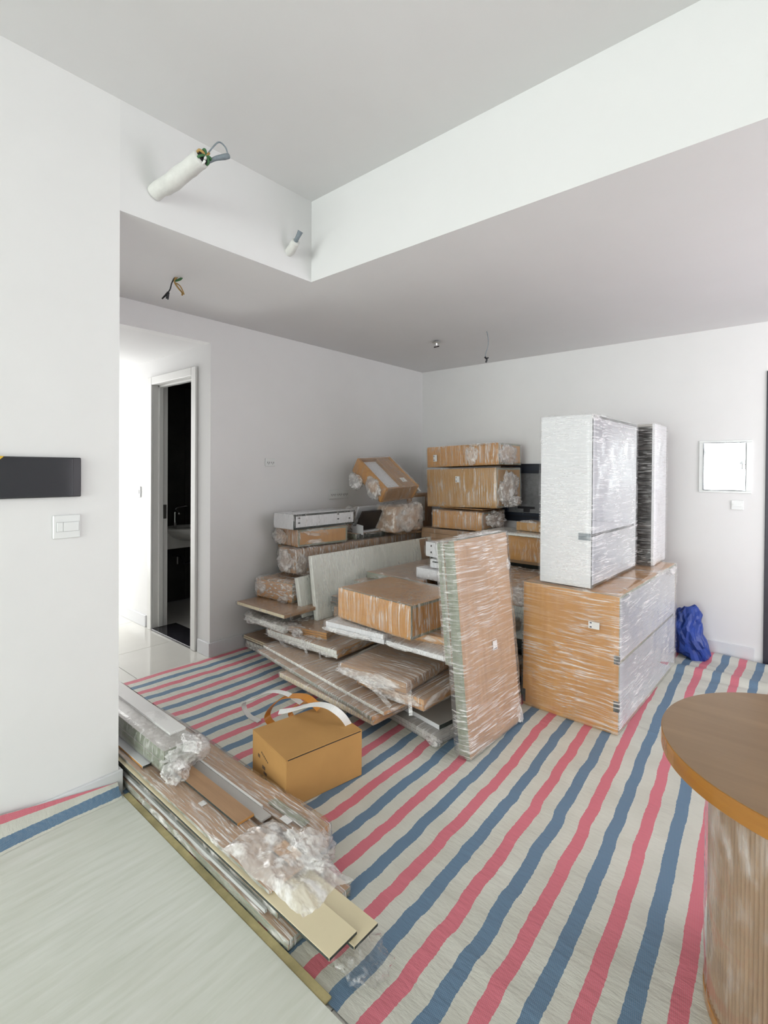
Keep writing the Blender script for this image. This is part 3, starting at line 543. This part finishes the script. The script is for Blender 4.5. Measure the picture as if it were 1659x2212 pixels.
# --- centre pile, from the tarp up
pack('board_pack', 'light grey and white boards in film, lowest on the tarp beside the leaning pack', 'pack', -1.535, 2.225, TB, .50, .60, .048, -.16, 2, 'grey_melamine', 'grey_melamine', fm='film_x', bunch=(((.22,-.29,.02), (.05,.035,.02)),))
t = pack('grey_board', 'grey board with a white front edge, on top of the lowest white boards', 'board', -1.56, 2.290, .060, .43, .50, .028, -.16, 1, 'grey_melamine', 'white_melamine', 'dark_core', filmed=False)
pack('board_pack', 'dark brown board pack under the pile, deep in shadow behind the leaning pack', 'pack', -1.50, 2.72, .112, .50, .60, .075, 0, 2, 'brown', 'brown', fm='film_x')
pack('board_pack', 'wide brown board pack at the very bottom of the centre pile, on the tarp', 'pack', -2.02, 2.50, TB, 1.0, .88, .090, 0, 3, 'brown', 'brown', fm='film_x')
pack('board_pack', 'long brown board with pale wrapped edge, lowest and longest at the pile front', 'pack', -1.818, 2.028, .098, .899, .62, .034, -.059, 1, 'brown', 'cream', 'orange', fm='film_x', jit=.002, amp=.006)
pack('board_pack', 'long green-edged board lying askew just above the lowest long board', 'pack', -1.810, 2.005, .134, 1.32, .70, .024, -.14, 1, 'brown', 'core', 'orange', fm='film_x', jit=.002)
pack('board_pack', 'long thin brown board under the padded pack, its left tip pointing at the left wall', 'pack', -1.765, 2.055, .160, 1.36, .66, .022, -.135, 1, 'brown', 'pale_green', 'orange', fm='film_x', jit=.002, bunch=(((-.62,-.30,.01), (.07,.03,.012)),))
pack('board_pack', 'brown wood board pack with a clean orange-brown end, beneath the padded pack', 'pack', -1.585, 2.175, .196, .52, .80, .064, -.03, 2, 'brown', 'orange', 'orange', fm='film_x', bunch=(((.05,-.40,.03), (.17,.035,.03)),))
pack('board_pack', 'thick padded brown pack with puffy film along its front, below the white packs', 'pack', -1.680, 2.135, .276, .475, .74, .056, .07, 2, 'brown', 'brown', 'brown', fm='film_y', off=.008, amp=.010, bunch=(((-.05,-.37,.02), (.21,.035,.025)), ((.02,-.36,-.0), (.13,.045,.03))))
pack('board_pack', 'big brown board pack with frayed white film skirt, at the left of the centre pile', 'pack', -2.455, 2.365, .205, .735, .95, .056, .05, 2, 'brown', 'pale_green', 'orange', fm='film_x', off=.008, amp=.010, bunch=(((-.02,-.46,.008), (.30,.035,.028)), ((.26,-.44,-.0), (.07,.045,.045))))
pack('board_pack', 'brown panel filling the middle of the pile behind the padded pack', 'pack', -1.95, 2.66, .262, .9, .74, .070, 0, 3, 'brown', 'core', fm='film_x')
pack('board_pack', 'brown pack under the white packs with only its shadowed edge showing', 'pack', -1.62, 2.72, .335, 1.25, .8, .080, 0, 3, 'brown', 'brown', fm='film_x')
pack('board_pack', 'small untidy pack with grey-green slats and puffed film, left of the orange drawer box', 'pack', -2.655, 2.455, .266, .42, .60, .050, .22, 3, 'brown', 'orange', 'brown', fm='film_light', off=.008, amp=.012, bunch=(((-.12,-.27,.035), (.13,.06,.028)), ((-.03,-.33,.015), (.05,.03,.035)), ((.10,-.28,-.002), (.09,.035,.022))))
for k in range(3): box('slat', (.02+.06*k, .05+.06*k, -.24, .18, .0505, .058), 'core' if k != 1 else 'white_melamine', bpy.data.objects['board_pack.%03d' % (11)] if False else None, .001) if False else None
pack('white_pack', 'white pack in bubbly film, jutting out under the left end of the orange drawer box', 'pack', -2.005, 2.325, .420, .475, .42, .060, .10, 2, 'white_melamine', 'white_melamine', fm='film_light', off=.007, amp=.012, bunch=(((-.05,-.21,.012), (.18,.02,.018)),))
pack('white_pack', 'flat white board pack under the right end of the orange drawer box', 'pack', -1.50, 2.36, .415, .50, .62, .030, .04, 1, 'white_melamine', 'white_melamine', fm='film_x', bunch=(((-.13,-.31,.015), (.12,.025,.014)),))
pack('board_pack', 'short brown board sandwiched between the orange drawer box and the flat white pack', 'pack', -1.62, 2.50, .448, .42, .60, .046, .20, 1, 'orange', 'orange', fm='film_y')
pack('board_pack', 'hidden brown board pack under the orange drawer box with dark edge', 'pack', -1.95, 2.72, .432, .95, .55, .062, 0, 3, 'brown', 'dark_core', fm='film_x')
carcass('drawer_box', 'wide orange wood drawer box in glossy film on the front of the pile', 'box', -1.791, 2.318, .497, .650, .52, .200, -.060, open_='', fm='film_z', out='orange_x', off=.004, amp=.006, rad=.006)
pack('board_pack', 'grey-brown pack with green edge on the pile, behind the orange drawer box', 'pack', -2.27, 3.03, .600, .55, .85, .050, -.027, 2, 'brown', 'core', 'orange', fm='film_y', bunch=(((-.12,-.40,.02), (.04,.03,.03)), ((.16,-.42,.03), (.08,.04,.03))))
pack('board_pack', 'thick brown pack stacked in the middle of the pile, behind the drawer box', 'pack', -1.75, 2.92, .516, 1.10, 1.15, .080, 0, 4, 'brown', 'core', fm='film_x')
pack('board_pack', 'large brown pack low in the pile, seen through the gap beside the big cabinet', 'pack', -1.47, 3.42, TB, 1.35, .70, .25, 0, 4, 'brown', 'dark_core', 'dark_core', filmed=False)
pack('board_pack', 'wide grey-edged pack in the gap between the leaning pack and the big cabinet', 'pack', -1.47, 3.42, .262, 1.4, .70, .25, 0, 4, 'grey_melamine', 'pale_green', 'core', fm='film_x')
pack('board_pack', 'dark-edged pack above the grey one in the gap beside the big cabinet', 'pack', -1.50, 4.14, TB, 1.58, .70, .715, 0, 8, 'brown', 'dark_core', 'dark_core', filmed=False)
pack('board_pack', 'film-crumpled pack with white folds, right behind the leaning pack', 'pack', -1.43, 3.08, .600, .62, .70, .10, 0, 3, 'brown', 'brown', 'brown', fm='film_heavy', off=.010, amp=.018, bunch=(((.26,-.33,.06), (.07,.05,.05)),))
pack('white_pack', 'folded white drawer parts in film with a dark slot, beside the leaning pack', 'pack', -2.035, 3.100, .655, .34, .42, .080, -.089, 1, 'white_melamine', 'white_melamine', fm='film_light', off=.012, amp=.014, rad=.03)
p = pack('white_box', 'white drawer part with a dark green groove, sitting between the two white packs', 'drawer', -1.985, 3.150, .742, .28, .40, .065, -.06, 1, 'white_melamine', 'white_melamine', fm='film_light')
boxes('groove', [(-.11, .13, -.2035, -.2, .042, .052)], 'dark_core', p)
p = pack('white_box', 'white drawer with small screw holes, topmost in the centre beside the leaning pack', 'drawer', -2.12, 3.17, .815, .225, .56, .115, -.20, 1, 'white_melamine', 'white_melamine', fm='film_light')
boxes('screw_hole', [(a, a+.009, -.284, -.2795, b, b+.014) for a in (-.05, .06) for b in (.03, .08)], 'dark', p)
def strand(parent, pts, w=.012): return ribbon('film_strand', pts, w, 'film_heavy', parent, (1, .4, .2), .0008)
J_ = [o for o in bpy.data.objects if o.get('label', '').startswith('big brown board pack with frayed')][0]
strand(J_, [(.02,-.46,.075), (.06,-.50,.05), (.10,-.505,-.01), (.13,-.51,-.075)], .02); strand(J_, [(.20,-.48,.03), (.24,-.50,-.03), (.30,-.50,-.10)], .015); strand(J_, [(-.25,-.47,.03), (-.15,-.49,-.02), (-.02,-.485,.0)], .02)
G_ = [o for o in bpy.data.objects if o.get('label', '').startswith('thick padded brown pack')][0]
strand(G_, [(-.18,-.38,.04), (-.06,-.40,.02), (.06,-.39,-.03), (.16,-.40,-.08)], .025); strand(G_, [(.22,-.30,.03), (.26,-.36,-.03), (.28,-.38,-.10)], .02)
# --- left wall pile
pack('board_pack', 'frayed film-wrapped boards flat on the tarp edge, lowest by the left wall', 'pack', -3.03, 2.405, TB, .56, .45, .060, 0, 2, 'brown', 'pale_green', fm='film_x', off=.006, amp=.010, bunch=(((-.05,-.225,.02), (.22,.03,.015)),))
pack('board_pack', 'dull brown board with a pale edge, second from the bottom by the left wall', 'pack', -3.10, 2.375, .085, .50, .45, .030, -.02, 2, 'brown', 'cream', 'core', fm='film_light')
pack('board_pack', 'brown core pack holding up the left wall pile', 'pack', -2.98, 2.66, .125, .62, .50, .120, 0, 3, 'brown', 'core', fm='film_x')
pack('board_pack', 'puffy white film-wrapped pack pinched under the thin tipped board by the left wall', 'pack', -3.00, 2.34, .262, .50, .55, .050, .0, 1, 'pale_green', 'pale_green', fm='film_heavy', off=.012, amp=.020, rad=.03, bunch=(((-.15,-.27,.02), (.10,.035,.025)),))
pack('board_pack', 'slim brown pack between the puffy pack and the thin tipped board', 'pack', -3.02, 2.42, .328, .52, .5, .062, 0, 2, 'brown', 'dark_core', fm='film_x')
pack('board_pack', 'thin brown board whose pointed corner pokes toward the left wall and hall', 'pack', -2.93, 2.285, .400, .60, .50, .026, .02, 1, 'brown_y', 'cream', 'brown', fm='film_light', amp=.005)
carcass('wrapped_box', 'small brown box in creased white film on the thin tipped board', 'box', -3.130, 2.520, .432, .400, .34, .150, .13, open_='', out='orange_x', fm='film_heavy', off=.010, amp=.016, rad=.02, bunch=(((-.16,-.15,.09), (.07,.04,.05)), ((.12,-.19,.02), (.05,.02,.03)), ((.17,-.12,.12), (.03,.05,.03))))
pack('board_pack', 'creased brown pack between the small box and the long wrapped bundle', 'pack', -3.20, 2.74, .590, .30, .30, .060, .05, 2, 'brown', 'brown', fm='film_heavy', amp=.012)
for z_, h_, lb in ((TB, .19, 'brown pack on the tarp deep in the left corner, lowest of its column'), (.204, .20, 'brown pack deep in the left corner, second of its column'), (.412, .20, 'brown pack deep in the left corner, directly under the long wrapped bundle')):
    pack('board_pack', lb, 'pack', -3.14, 3.06, z_, .45, 1.60, h_, 0, 4, 'brown_y', 'core', filmed=False)
carcass('long_pack', 'wrapped long brown bundle hard against the left wall, its rounded end facing out', 'pack', -3.432, 2.750, .645, .185, 1.50, .178, 0, open_='', out='brown_y', fm='film_light', off=.008, amp=.012, rad=.04, bunch=(((0,-.755,.09), (.085,.02,.085)),))
t = pack('long_pack', 'very long brown board bundle lying on edge along the left wall pile', 'pack', -3.200, 2.610, .640, .215, 2.00, .196, 0, 3, 'brown_y', 'brown', 'brown_y', fm='film_y', off=.007, amp=.007, rad=.02, bunch=(((-.02,-1.0,.08), (.10,.035,.10)), ((.105,-.93,.06), (.02,.06,.09))))
for nm, lab, loc, L_, Hh, ry_ in (('leaning_board', 'big pale green-white board in film leaning along the long brown bundle', (-2.93, 3.46, .315), 1.72, .50, -.16), ('leaning_board', 'small pale green-white board in film leaning left of the big pale board', (-3.03, 2.60, .335), .15, .31, -.20)):
    t = thing(nm, lab, 'board', loc); t.rotation_euler = rotm(-.01 if L_ > 1 else .05, 0, ry_).to_euler(); cnt[0] += 1
    link('board', boxes_mesh('board', [(-.02, .02, -L_/2, L_/2, 0, Hh)], .004), 'pale_green', t); link('stretch_film', shell(.04, L_, Hh, .005, .012, .003, cnt[0]), 'film_smooth', t, smooth=True)
    if L_ > 1: box('brown_strip', (.0205, .0235, .53, .66, .18, Hh-.01), 'brown_z', t)
P_ = carcass('wrapped_box', 'orange-brown box under the white drawer on the long bundle', 'box', -3.225, 2.655, .850, .34, .52, .142, -.10, open_='', out='orange', fm='film_x', bunch=(((-.10,-.27,.06), (.10,.03,.06)), ((-.16,-.1,.05), (.03,.12,.05))))
Q_ = carcass('white_box', 'white drawer box with dark edges and bolt holes, topmost by the left wall', 'drawer', -3.196, 2.590, 1.000, .272, .70, .125, .0, open_='', out='white_melamine', edge='dark_core', fm='film_light', off=.005, amp=.006, rad=.012)
boxes('edge_strip', [(.1365, .1395, -.352, .345, .001, .016), (.130, .1395, -.354, -.351, .0, .122)], 'dark_core', Q_); boxes('bolt_hole', [(.137, .1402, a, a+.018, b, b+.010) for a, b in ((-.31,.048),(-.31,.088),(.13,.052),(.13,.095),(.27,.050))], 'dark', Q_)
boxes('scratch', [(-.03, -.025, -.24, .03, .1315, .1335)], 'grey_foam', Q_)
pack('board_pack', 'thin grey-topped pack with a dark slot, flat on the long bundle before the tilted box', 'pack', -3.215, 3.33, .845, .34, .40, .050, -.05, 1, 'brown_y', 'core', 'dark_core', fm='film_light', bunch=(((.15,.0,.04), (.02,.10,.012)),))
pack('board_pack', 'brown board base under the wrapped round bundle in the left corner', 'pack', -3.13, 3.90, .845, .46, .72, .035, 0, 1, 'brown_y', 'brown', fm='film_light')
# tilted open box, its window frame facing up
t = thing('tilted_box', 'open-fronted brown box tipped back on top of the left corner pile', 'box', (-3.22, 3.70, 1.345)); t.rotation_euler = rotm(1.447, .621, -.058).to_euler()
L_, W_, H_ = .427, .49, .155; mm = ['orange_x', 'brown_y']
for nm, b in (('side_panel', (-L_/2, -L_/2+.03, -W_/2, W_/2, 0, H_)), ('side_panel', (L_/2-.03, L_/2, -W_/2, W_/2, 0, H_)), ('end_panel', (-L_/2+.03, L_/2-.03, W_/2-.02, W_/2, 0, H_)), ('end_panel', (-L_/2+.03, L_/2-.03, -W_/2, -W_/2+.02, 0, H_)), ('divider', (.02, .05, -W_/2+.02, W_/2-.02, .06, H_-.004))): link(nm, boxes_mesh(nm, [b], .001), 'orange_x' if nm == 'side_panel' else 'brown_y', t)
link('back_panel', boxes_mesh('back_panel', [(-L_/2+.03, L_/2-.03, -W_/2+.02, W_/2-.02, .108, .118)]), 'white_melamine', t); link('face_strip', boxes_mesh('face_strip', [(.05, L_/2-.03, -W_/2+.02, W_/2-.02, H_-.02, H_-.006)]), 'brown_y', t)
link('stretch_film', shell(L_, W_, H_, .006, .012, .012, 91), 'film_light', t, smooth=True); crumple(t, (-L_/2-.01, -.10, .05), (.02, .12, .09), 12); crumple(t, (-L_/2-.03, .12, -.03), (.05, .09, .07), 13); crumple(t, (L_/2, -.05, .12), (.015, .22, .02), 14)
box('label_sticker', (.07, .13, -.16, -.10, H_-.004, H_-.002), 'sticker', t)
# bundles beneath the tilted box
t = thing('wrapped_bundle', 'film-wrapped bundle with a dark panel and white ends, left under the tilted box', 'bundle', (-3.36, 3.55, .885))
box('dark_panel', (.02, .045, -.14, .16, .05, .26), 'dark_in', t, .001, rot=(0, .5, 0)); box('board', (-.12, .12, -.12, .14, .012, .028), 'white_melamine', t, .001); box('board', (-.16, -.02, -.13, .15, .05, .21), 'orange', t, .003, rot=(0, -.3, 0)); box('board', (-.03, -.01, -.135, .15, .04, .27), 'white_melamine', t, .001, rot=(0, .42, 0))
crumple(t, (-.06, -.06, .125), (.12, .13, .125), 21, 'film_bunch', 4, .35, 'stretch_film'); poly_prism('tab', [(.03, .0), (.17, .0), (.17, .085), (.09, .095), (.08, .075), (.03, .07)], -.155, -.15, 'white_melamine', t, 'y')
t = thing('wrapped_bundle', 'brown box bundle swathed in twisted film, centre under the tilted box', 'bundle', (-3.175, 3.90, .885)); box('board', (-.12, .12, -.20, .20, 0, .25), 'orange', t, .004)
crumple(t, (.125, .02, .14), (.035, .19, .125), 25, 'film_bunch', 4, .55, 'film_swathe'); link('stretch_film', shell(.24, .40, .25, .012, .03, .022, 44), 'film_bunch', t, smooth=True)
t = thing('taped_pack', 'upright brown panel with a sheet of white paper taped on, right under the tilted box', 'panel', (-3.24, 4.33, .845)); box('board', (-.03, .03, -.20, .21, 0, .40), 'brown_z', t, .02); box('paper_sheet', (.0315, .0325, -.17, .06, .10, .36), 'sticker', t); box('board', (.03, .14, -.20, .20, 0, .015), 'brown_y', t, .002); link('stretch_film', shell(.08, .42, .40, .006, .03, .008, 45), 'film_light', t, smooth=True)
# --- right-back stack of three brown boxes
pack('board_pack', 'flat brown pack on which the three-box stack stands in the back corner', 'pack', -2.30, 4.18, .750, .80, .60, .150, 0, 3, 'brown', 'brown', 'brown', fm='film_light', bunch=(((.40,-.20,.08), (.06,.10,.09)), ((.44,-.2,-.02), (.03,.05,.09))))
carcass('brown_box', 'orange-brown box, lowest of the three stacked by the black glass panel', 'box', -2.40, 4.20, .915, .55, .50, .175, .06, open_='', out='orange_x', fm='film_z', bunch=(((.30,-.04,.10), (.09,.15,.085)), ((-.28,-.22,.14), (.02,.03,.03))))
pack('board_pack', 'thin brown board slipped between the lowest and middle stacked boxes', 'pack', -2.45, 4.30, 1.104, .50, .40, .012, .0, 1, 'orange_x', 'orange_x', fm='film_light', jit=.001, off=.003, amp=.003)
t = carcass('brown_box', 'large tan box with shiny film creases, middle of the three stacked', 'box', -2.262, 4.235, 1.128, .800, .50, .380, .0, open_='', out='card', fm='film_z', ry=-.030, st=(('-y', -.02, .275, .048, .060),), bunch=(((.42,-.05,.17), (.055,.17,.18)), ((.50,-.08,.06), (.04,.09,.05))))
t = carcass('brown_box', 'flatter brown box half covered in white film, topmost of the three stacked', 'box', -2.250, 4.240, 1.534, .820, .46, .205, .0, open_='', out='orange_x', fm='film_z', ry=-.036, st=(('-y', -.30, .090, .045, .068),), bunch=(((.12,-.228,.10), (.06,.02,.10)), ((.22,-.10,.20), (.20,.17,.018)), ((.41,-.05,.10), (.02,.17,.10))))
# --- behind: box by the tall cabinet
pack('board_pack', 'brown pack carrying the dark brown box between the leaning pack and tall cabinet', 'pack', -1.47, 3.86, .728, .62, .24, .034, 0, 1, 'brown', 'brown', filmed=False, jit=.001)
carcass('brown_box', 'dark brown glossy box glimpsed between the leaning pack and the tall cabinet', 'box', -1.47, 3.78, .765, .62, .34, .195, -.05, open_='', out='orange_x', fm='film_light', st=(('-y', -.19, .13, .030, .055),))
pack('board_pack', 'pale thin pack laid over the dark brown box beside the tall cabinet', 'pack', -1.45, 3.74, .968, .70, .40, .016, -.03, 1, 'pale_green', 'pale_green', fm='film_heavy', jit=.001, off=.003, amp=.004)
carcass('brown_box', 'small tan box on the pale thin pack against the black glass panel', 'box', -1.50, 3.90, .992, .42, .22, .070, -.08, open_='', out='card', edge='card', fm='film_light', bunch=(((-.12,-.08,.075), (.07,.04,.010)),))
# --- long low stack in the foreground
def lp(lab, x0, x1, y0, y1, z0, z1, top='brown', edge='core', end=None, fm=None, nm='long_board', cat='board', yaw=0, n=1, bunch=(), amp=.004, off=.003):
    return pack(nm, lab, cat, x1, y0, z0, x1-x0, y1-y0, z1-z0, yaw, n, top, edge, end, fm=fm or 'film_long', filmed=bool(fm), bunch=bunch, amp=amp, off=off, rad=.006, jit=.003)
lp('wide brown board in film at the very bottom of the long low stack', -3.05, -1.22, .974, 1.25, TB, .040, n=2, fm='film_long', nm='long_pack', cat='pack', edge='core')
lp('light grey strip edge low on the near side of the long low stack', -2.72, -1.345, .976, .990, .048, .062, 'plastic_grey', 'plastic_grey')
lp('second brown green-edged board pack of the long low stack', -3.02, -1.30, .994, 1.20, .043, .082, n=2, fm='film_long', nm='long_pack', cat='pack')
lp('cream board at the near end, partly under the other cream board', -1.75, -1.010, 1.045, 1.165, .045, .060, 'cream', 'dark_core', yaw=-.03) if False else None
t = lp('lower cream board peeping out on the right at the near end of the low stack', -1.95, -1.012, 1.050, 1.158, .086, .098, 'cream', 'dark_core')
t = lp('upper cream board with bare near end on top of the long low stack', -2.80, -1.030, .970, 1.085, .101, .113, 'cream', 'dark_core', yaw=.0)
lp('orange-brown long board next to the cream board, under the white strip', -2.90, -1.33, .984, 1.135, .116, .126, 'brown', 'core', 'orange', fm='film_long')
lp('shorter brown board ending mid-stack with a clean orange end', -2.70, -1.66, 1.078, 1.158, .130, .142, 'brown', 'dark_core', 'orange')
lp('grey film-covered board beside the white strip on the long low stack', -2.75, -1.62, 1.160, 1.208, .118, .128, 'grey_melamine', 'grey_melamine')
lp('narrow white strip lying lengthwise on the long low stack', -2.80, -1.692, 1.209, 1.222, .112, .129, 'white_strip', 'white_strip')
lp('small cut brown offcut with a dark end, near the puffed film of the stack', -1.46, -1.36, 1.085, 1.150, .130, .142, 'orange_x', 'dark_core', 'orange')
lp('wide brown pack on the far side of the low stack, nearest the cardboard box', -2.85, -1.44, 1.232, 1.355, TB, .098, 'brown', 'brown', 'orange', fm='film_long', n=2, nm='long_pack', cat='pack', yaw=.0, amp=.006, off=.005, bunch=(((.72,-.02,.045), (.06,.075,.055)),))
lp('dark green inlaid strip on the far brown board pack', -1.72, -1.50, 1.262, 1.305, .103, .106, 'core', 'core')
o = box('paper_label', (-1.605, -1.555, 1.235, 1.262, .1045, .106), 'sticker'); tag(o, 'small torn white paper label on the far brown board pack', 'label')
o = box('paper_label', (-1.90, -1.87, 1.050, 1.075, .1275, .129), 'sticker', None, 0, (0,0,0)); tag(o, 'tiny white paper scrap on the brown boards mid-stack', 'label')
lp('white painted offcut with a screw hole, low beside the near wall corner', -2.80, -2.30, 1.000, 1.045, .131, .143, 'white_melamine', 'orange', 'dark_core')
# upper short pack at the hall end
t = thing('long_pack', 'green-sided pack with a bright white top strip at the hall end, uppermost', 'pack', (-2.62, 1.115, .146))
link('board', boxes_mesh('board', [(-.48, .455, -.082, .08, 0, .048, (0,0,1,1,1,1))], .001), ['grey_melamine', 'core'], t); link('board', boxes_mesh('board', [(-.48, .45, -.080, .078, .049, .100, (0,0,1,1,1,1))], .001), ['grey_melamine', 'core'], t); link('white_strip', boxes_mesh('white_strip', [(-.48, .345, .0, .078, .1005, .112)], .001), 'cream', t).data.materials[0] = M['white_strip']
link('stretch_film', shell(.935, .162, .101, .005, .008, .008, 61), 'film_light', t, (-.012, 0, 0), smooth=True)
crumple(t, (.46, .02, .050), (.055, .095, .060), 41); crumple(t, (.50, -.05, .01), (.06, .05, .045), 42); crumple(t, (.45, .06, .085), (.08, .05, .028), 43)
# loose drape of film over the near end
def drape(x0, x1, y0, y1, z, seed, name, label, fall=.10, n=80):
    vs = []; fs = []
    for j in range(n+1):
        for i in range(n+1):
            a, b = i/n, j/n; x = x0+(x1-x0)*a; y = y0+(y1-y0)*b
            e = min(a, 1-a, b, 1-b)*2; d = max(0, .35-e)/.35
            x += .03*nz((a*3, b*3, 0), 1, seed)*(d+.3); y += .02*nz((a*3, b*3, 5), 1, seed)*(d+.3)
            zz = z+.018*max(0, ridge((a*2.2, b*1.3, 0), 1.5, seed))-fall*.25*d*d
            vs.append((x, y, zz))
    for j in range(n):
        for i in range(n): fs.append((j*(n+1)+i, j*(n+1)+i+1, (j+1)*(n+1)+i+1, (j+1)*(n+1)+i))
    me = bpy.data.meshes.new(name); me.from_pydata(vs, [], fs); o = link(name, me, 'film_bunch', None, smooth=True); tag(o, label, 'film'); return o
drape(-1.60, -1.16, .985, 1.20, .146, 3, 'loose_film', 'loose crumpled clear film draped over the near end of the long low stack')
o = crumple(None, (-1.37, 1.175, .140), (.10, .055, .045), 51, name='loose_film'); tag(o, 'bunched white film knot in the middle of the near end of the low stack', 'film')
o = crumple(None, (-1.02, 1.09, .045), (.10, .07, .040), 52, 'film_light', name='loose_film', zmin=.008); tag(o, 'thin clear film trailing on the tarp under the cream board ends', 'film')
# ------------------------------------------------------------------ round table
TXc, TYc = .056, 1.753
t = thing('round_table', 'round wooden pedestal table at the right edge, its base wrapped in film', 'table', (TXc, TYc, TB))
def disc(name, r, z0, z1, m, parent, seg=256, flute=0, bev=.002, slots=None):
    vs = []; fs = []; prof = [(r-bev, z0), (r, z0+bev), (r, z1-bev), (r-bev, z1)] if not flute else [(r, z0), (r, z1)]
    for (rr, z) in prof:
        for k in range(seg):
            a = 2*PI*k/seg; q = rr-(.0045*(1-abs(math.sin(a*flute/2))) if flute else 0); vs.append((q*math.cos(a), q*math.sin(a), z))
    for i in range(len(prof)-1):
        for k in range(seg): fs.append((i*seg+k, i*seg+(k+1)%seg, (i+1)*seg+(k+1)%seg, (i+1)*seg+k))
    fs += [tuple(range(seg))[::-1], tuple(len(vs)-seg+k for k in range(seg))]
    me = bpy.data.meshes.new(name); me.from_pydata(vs, [], fs); o = link(name, me, m, parent)
    return o
disc('table_top', .409, .700-TB, .748-TB, 'table_edge', t); disc('top_veneer', .4075, .7482-TB, .7502-TB, 'table_top', t, bev=.0006)
disc('pedestal', .288, .03, .694, 'table_base', t, seg=900, flute=150); disc('plinth', .296, 0, .03, 'table_edge', t)
vs = []; fs = []; sg, hn = 180, 44
for j in range(hn+1):
    for k in range(sg):
        a = 2*PI*k/sg; z = .02+.66*j/hn; p = (math.cos(a), math.sin(a), z*2); r = .2935+.004*max(0, ridge(p, 3.5, 71))+.002*nz(p, 9, 5); vs.append((r*math.cos(a), r*math.sin(a), z))
for j in range(hn):
    for k in range(sg): fs.append((j*sg+k, j*sg+(k+1)%sg, (j+1)*sg+(k+1)%sg, (j+1)*sg+k))
me = bpy.data.meshes.new('stretch_film'); me.from_pydata(vs, [], fs); link('stretch_film', me, 'film_table', t, smooth=True)
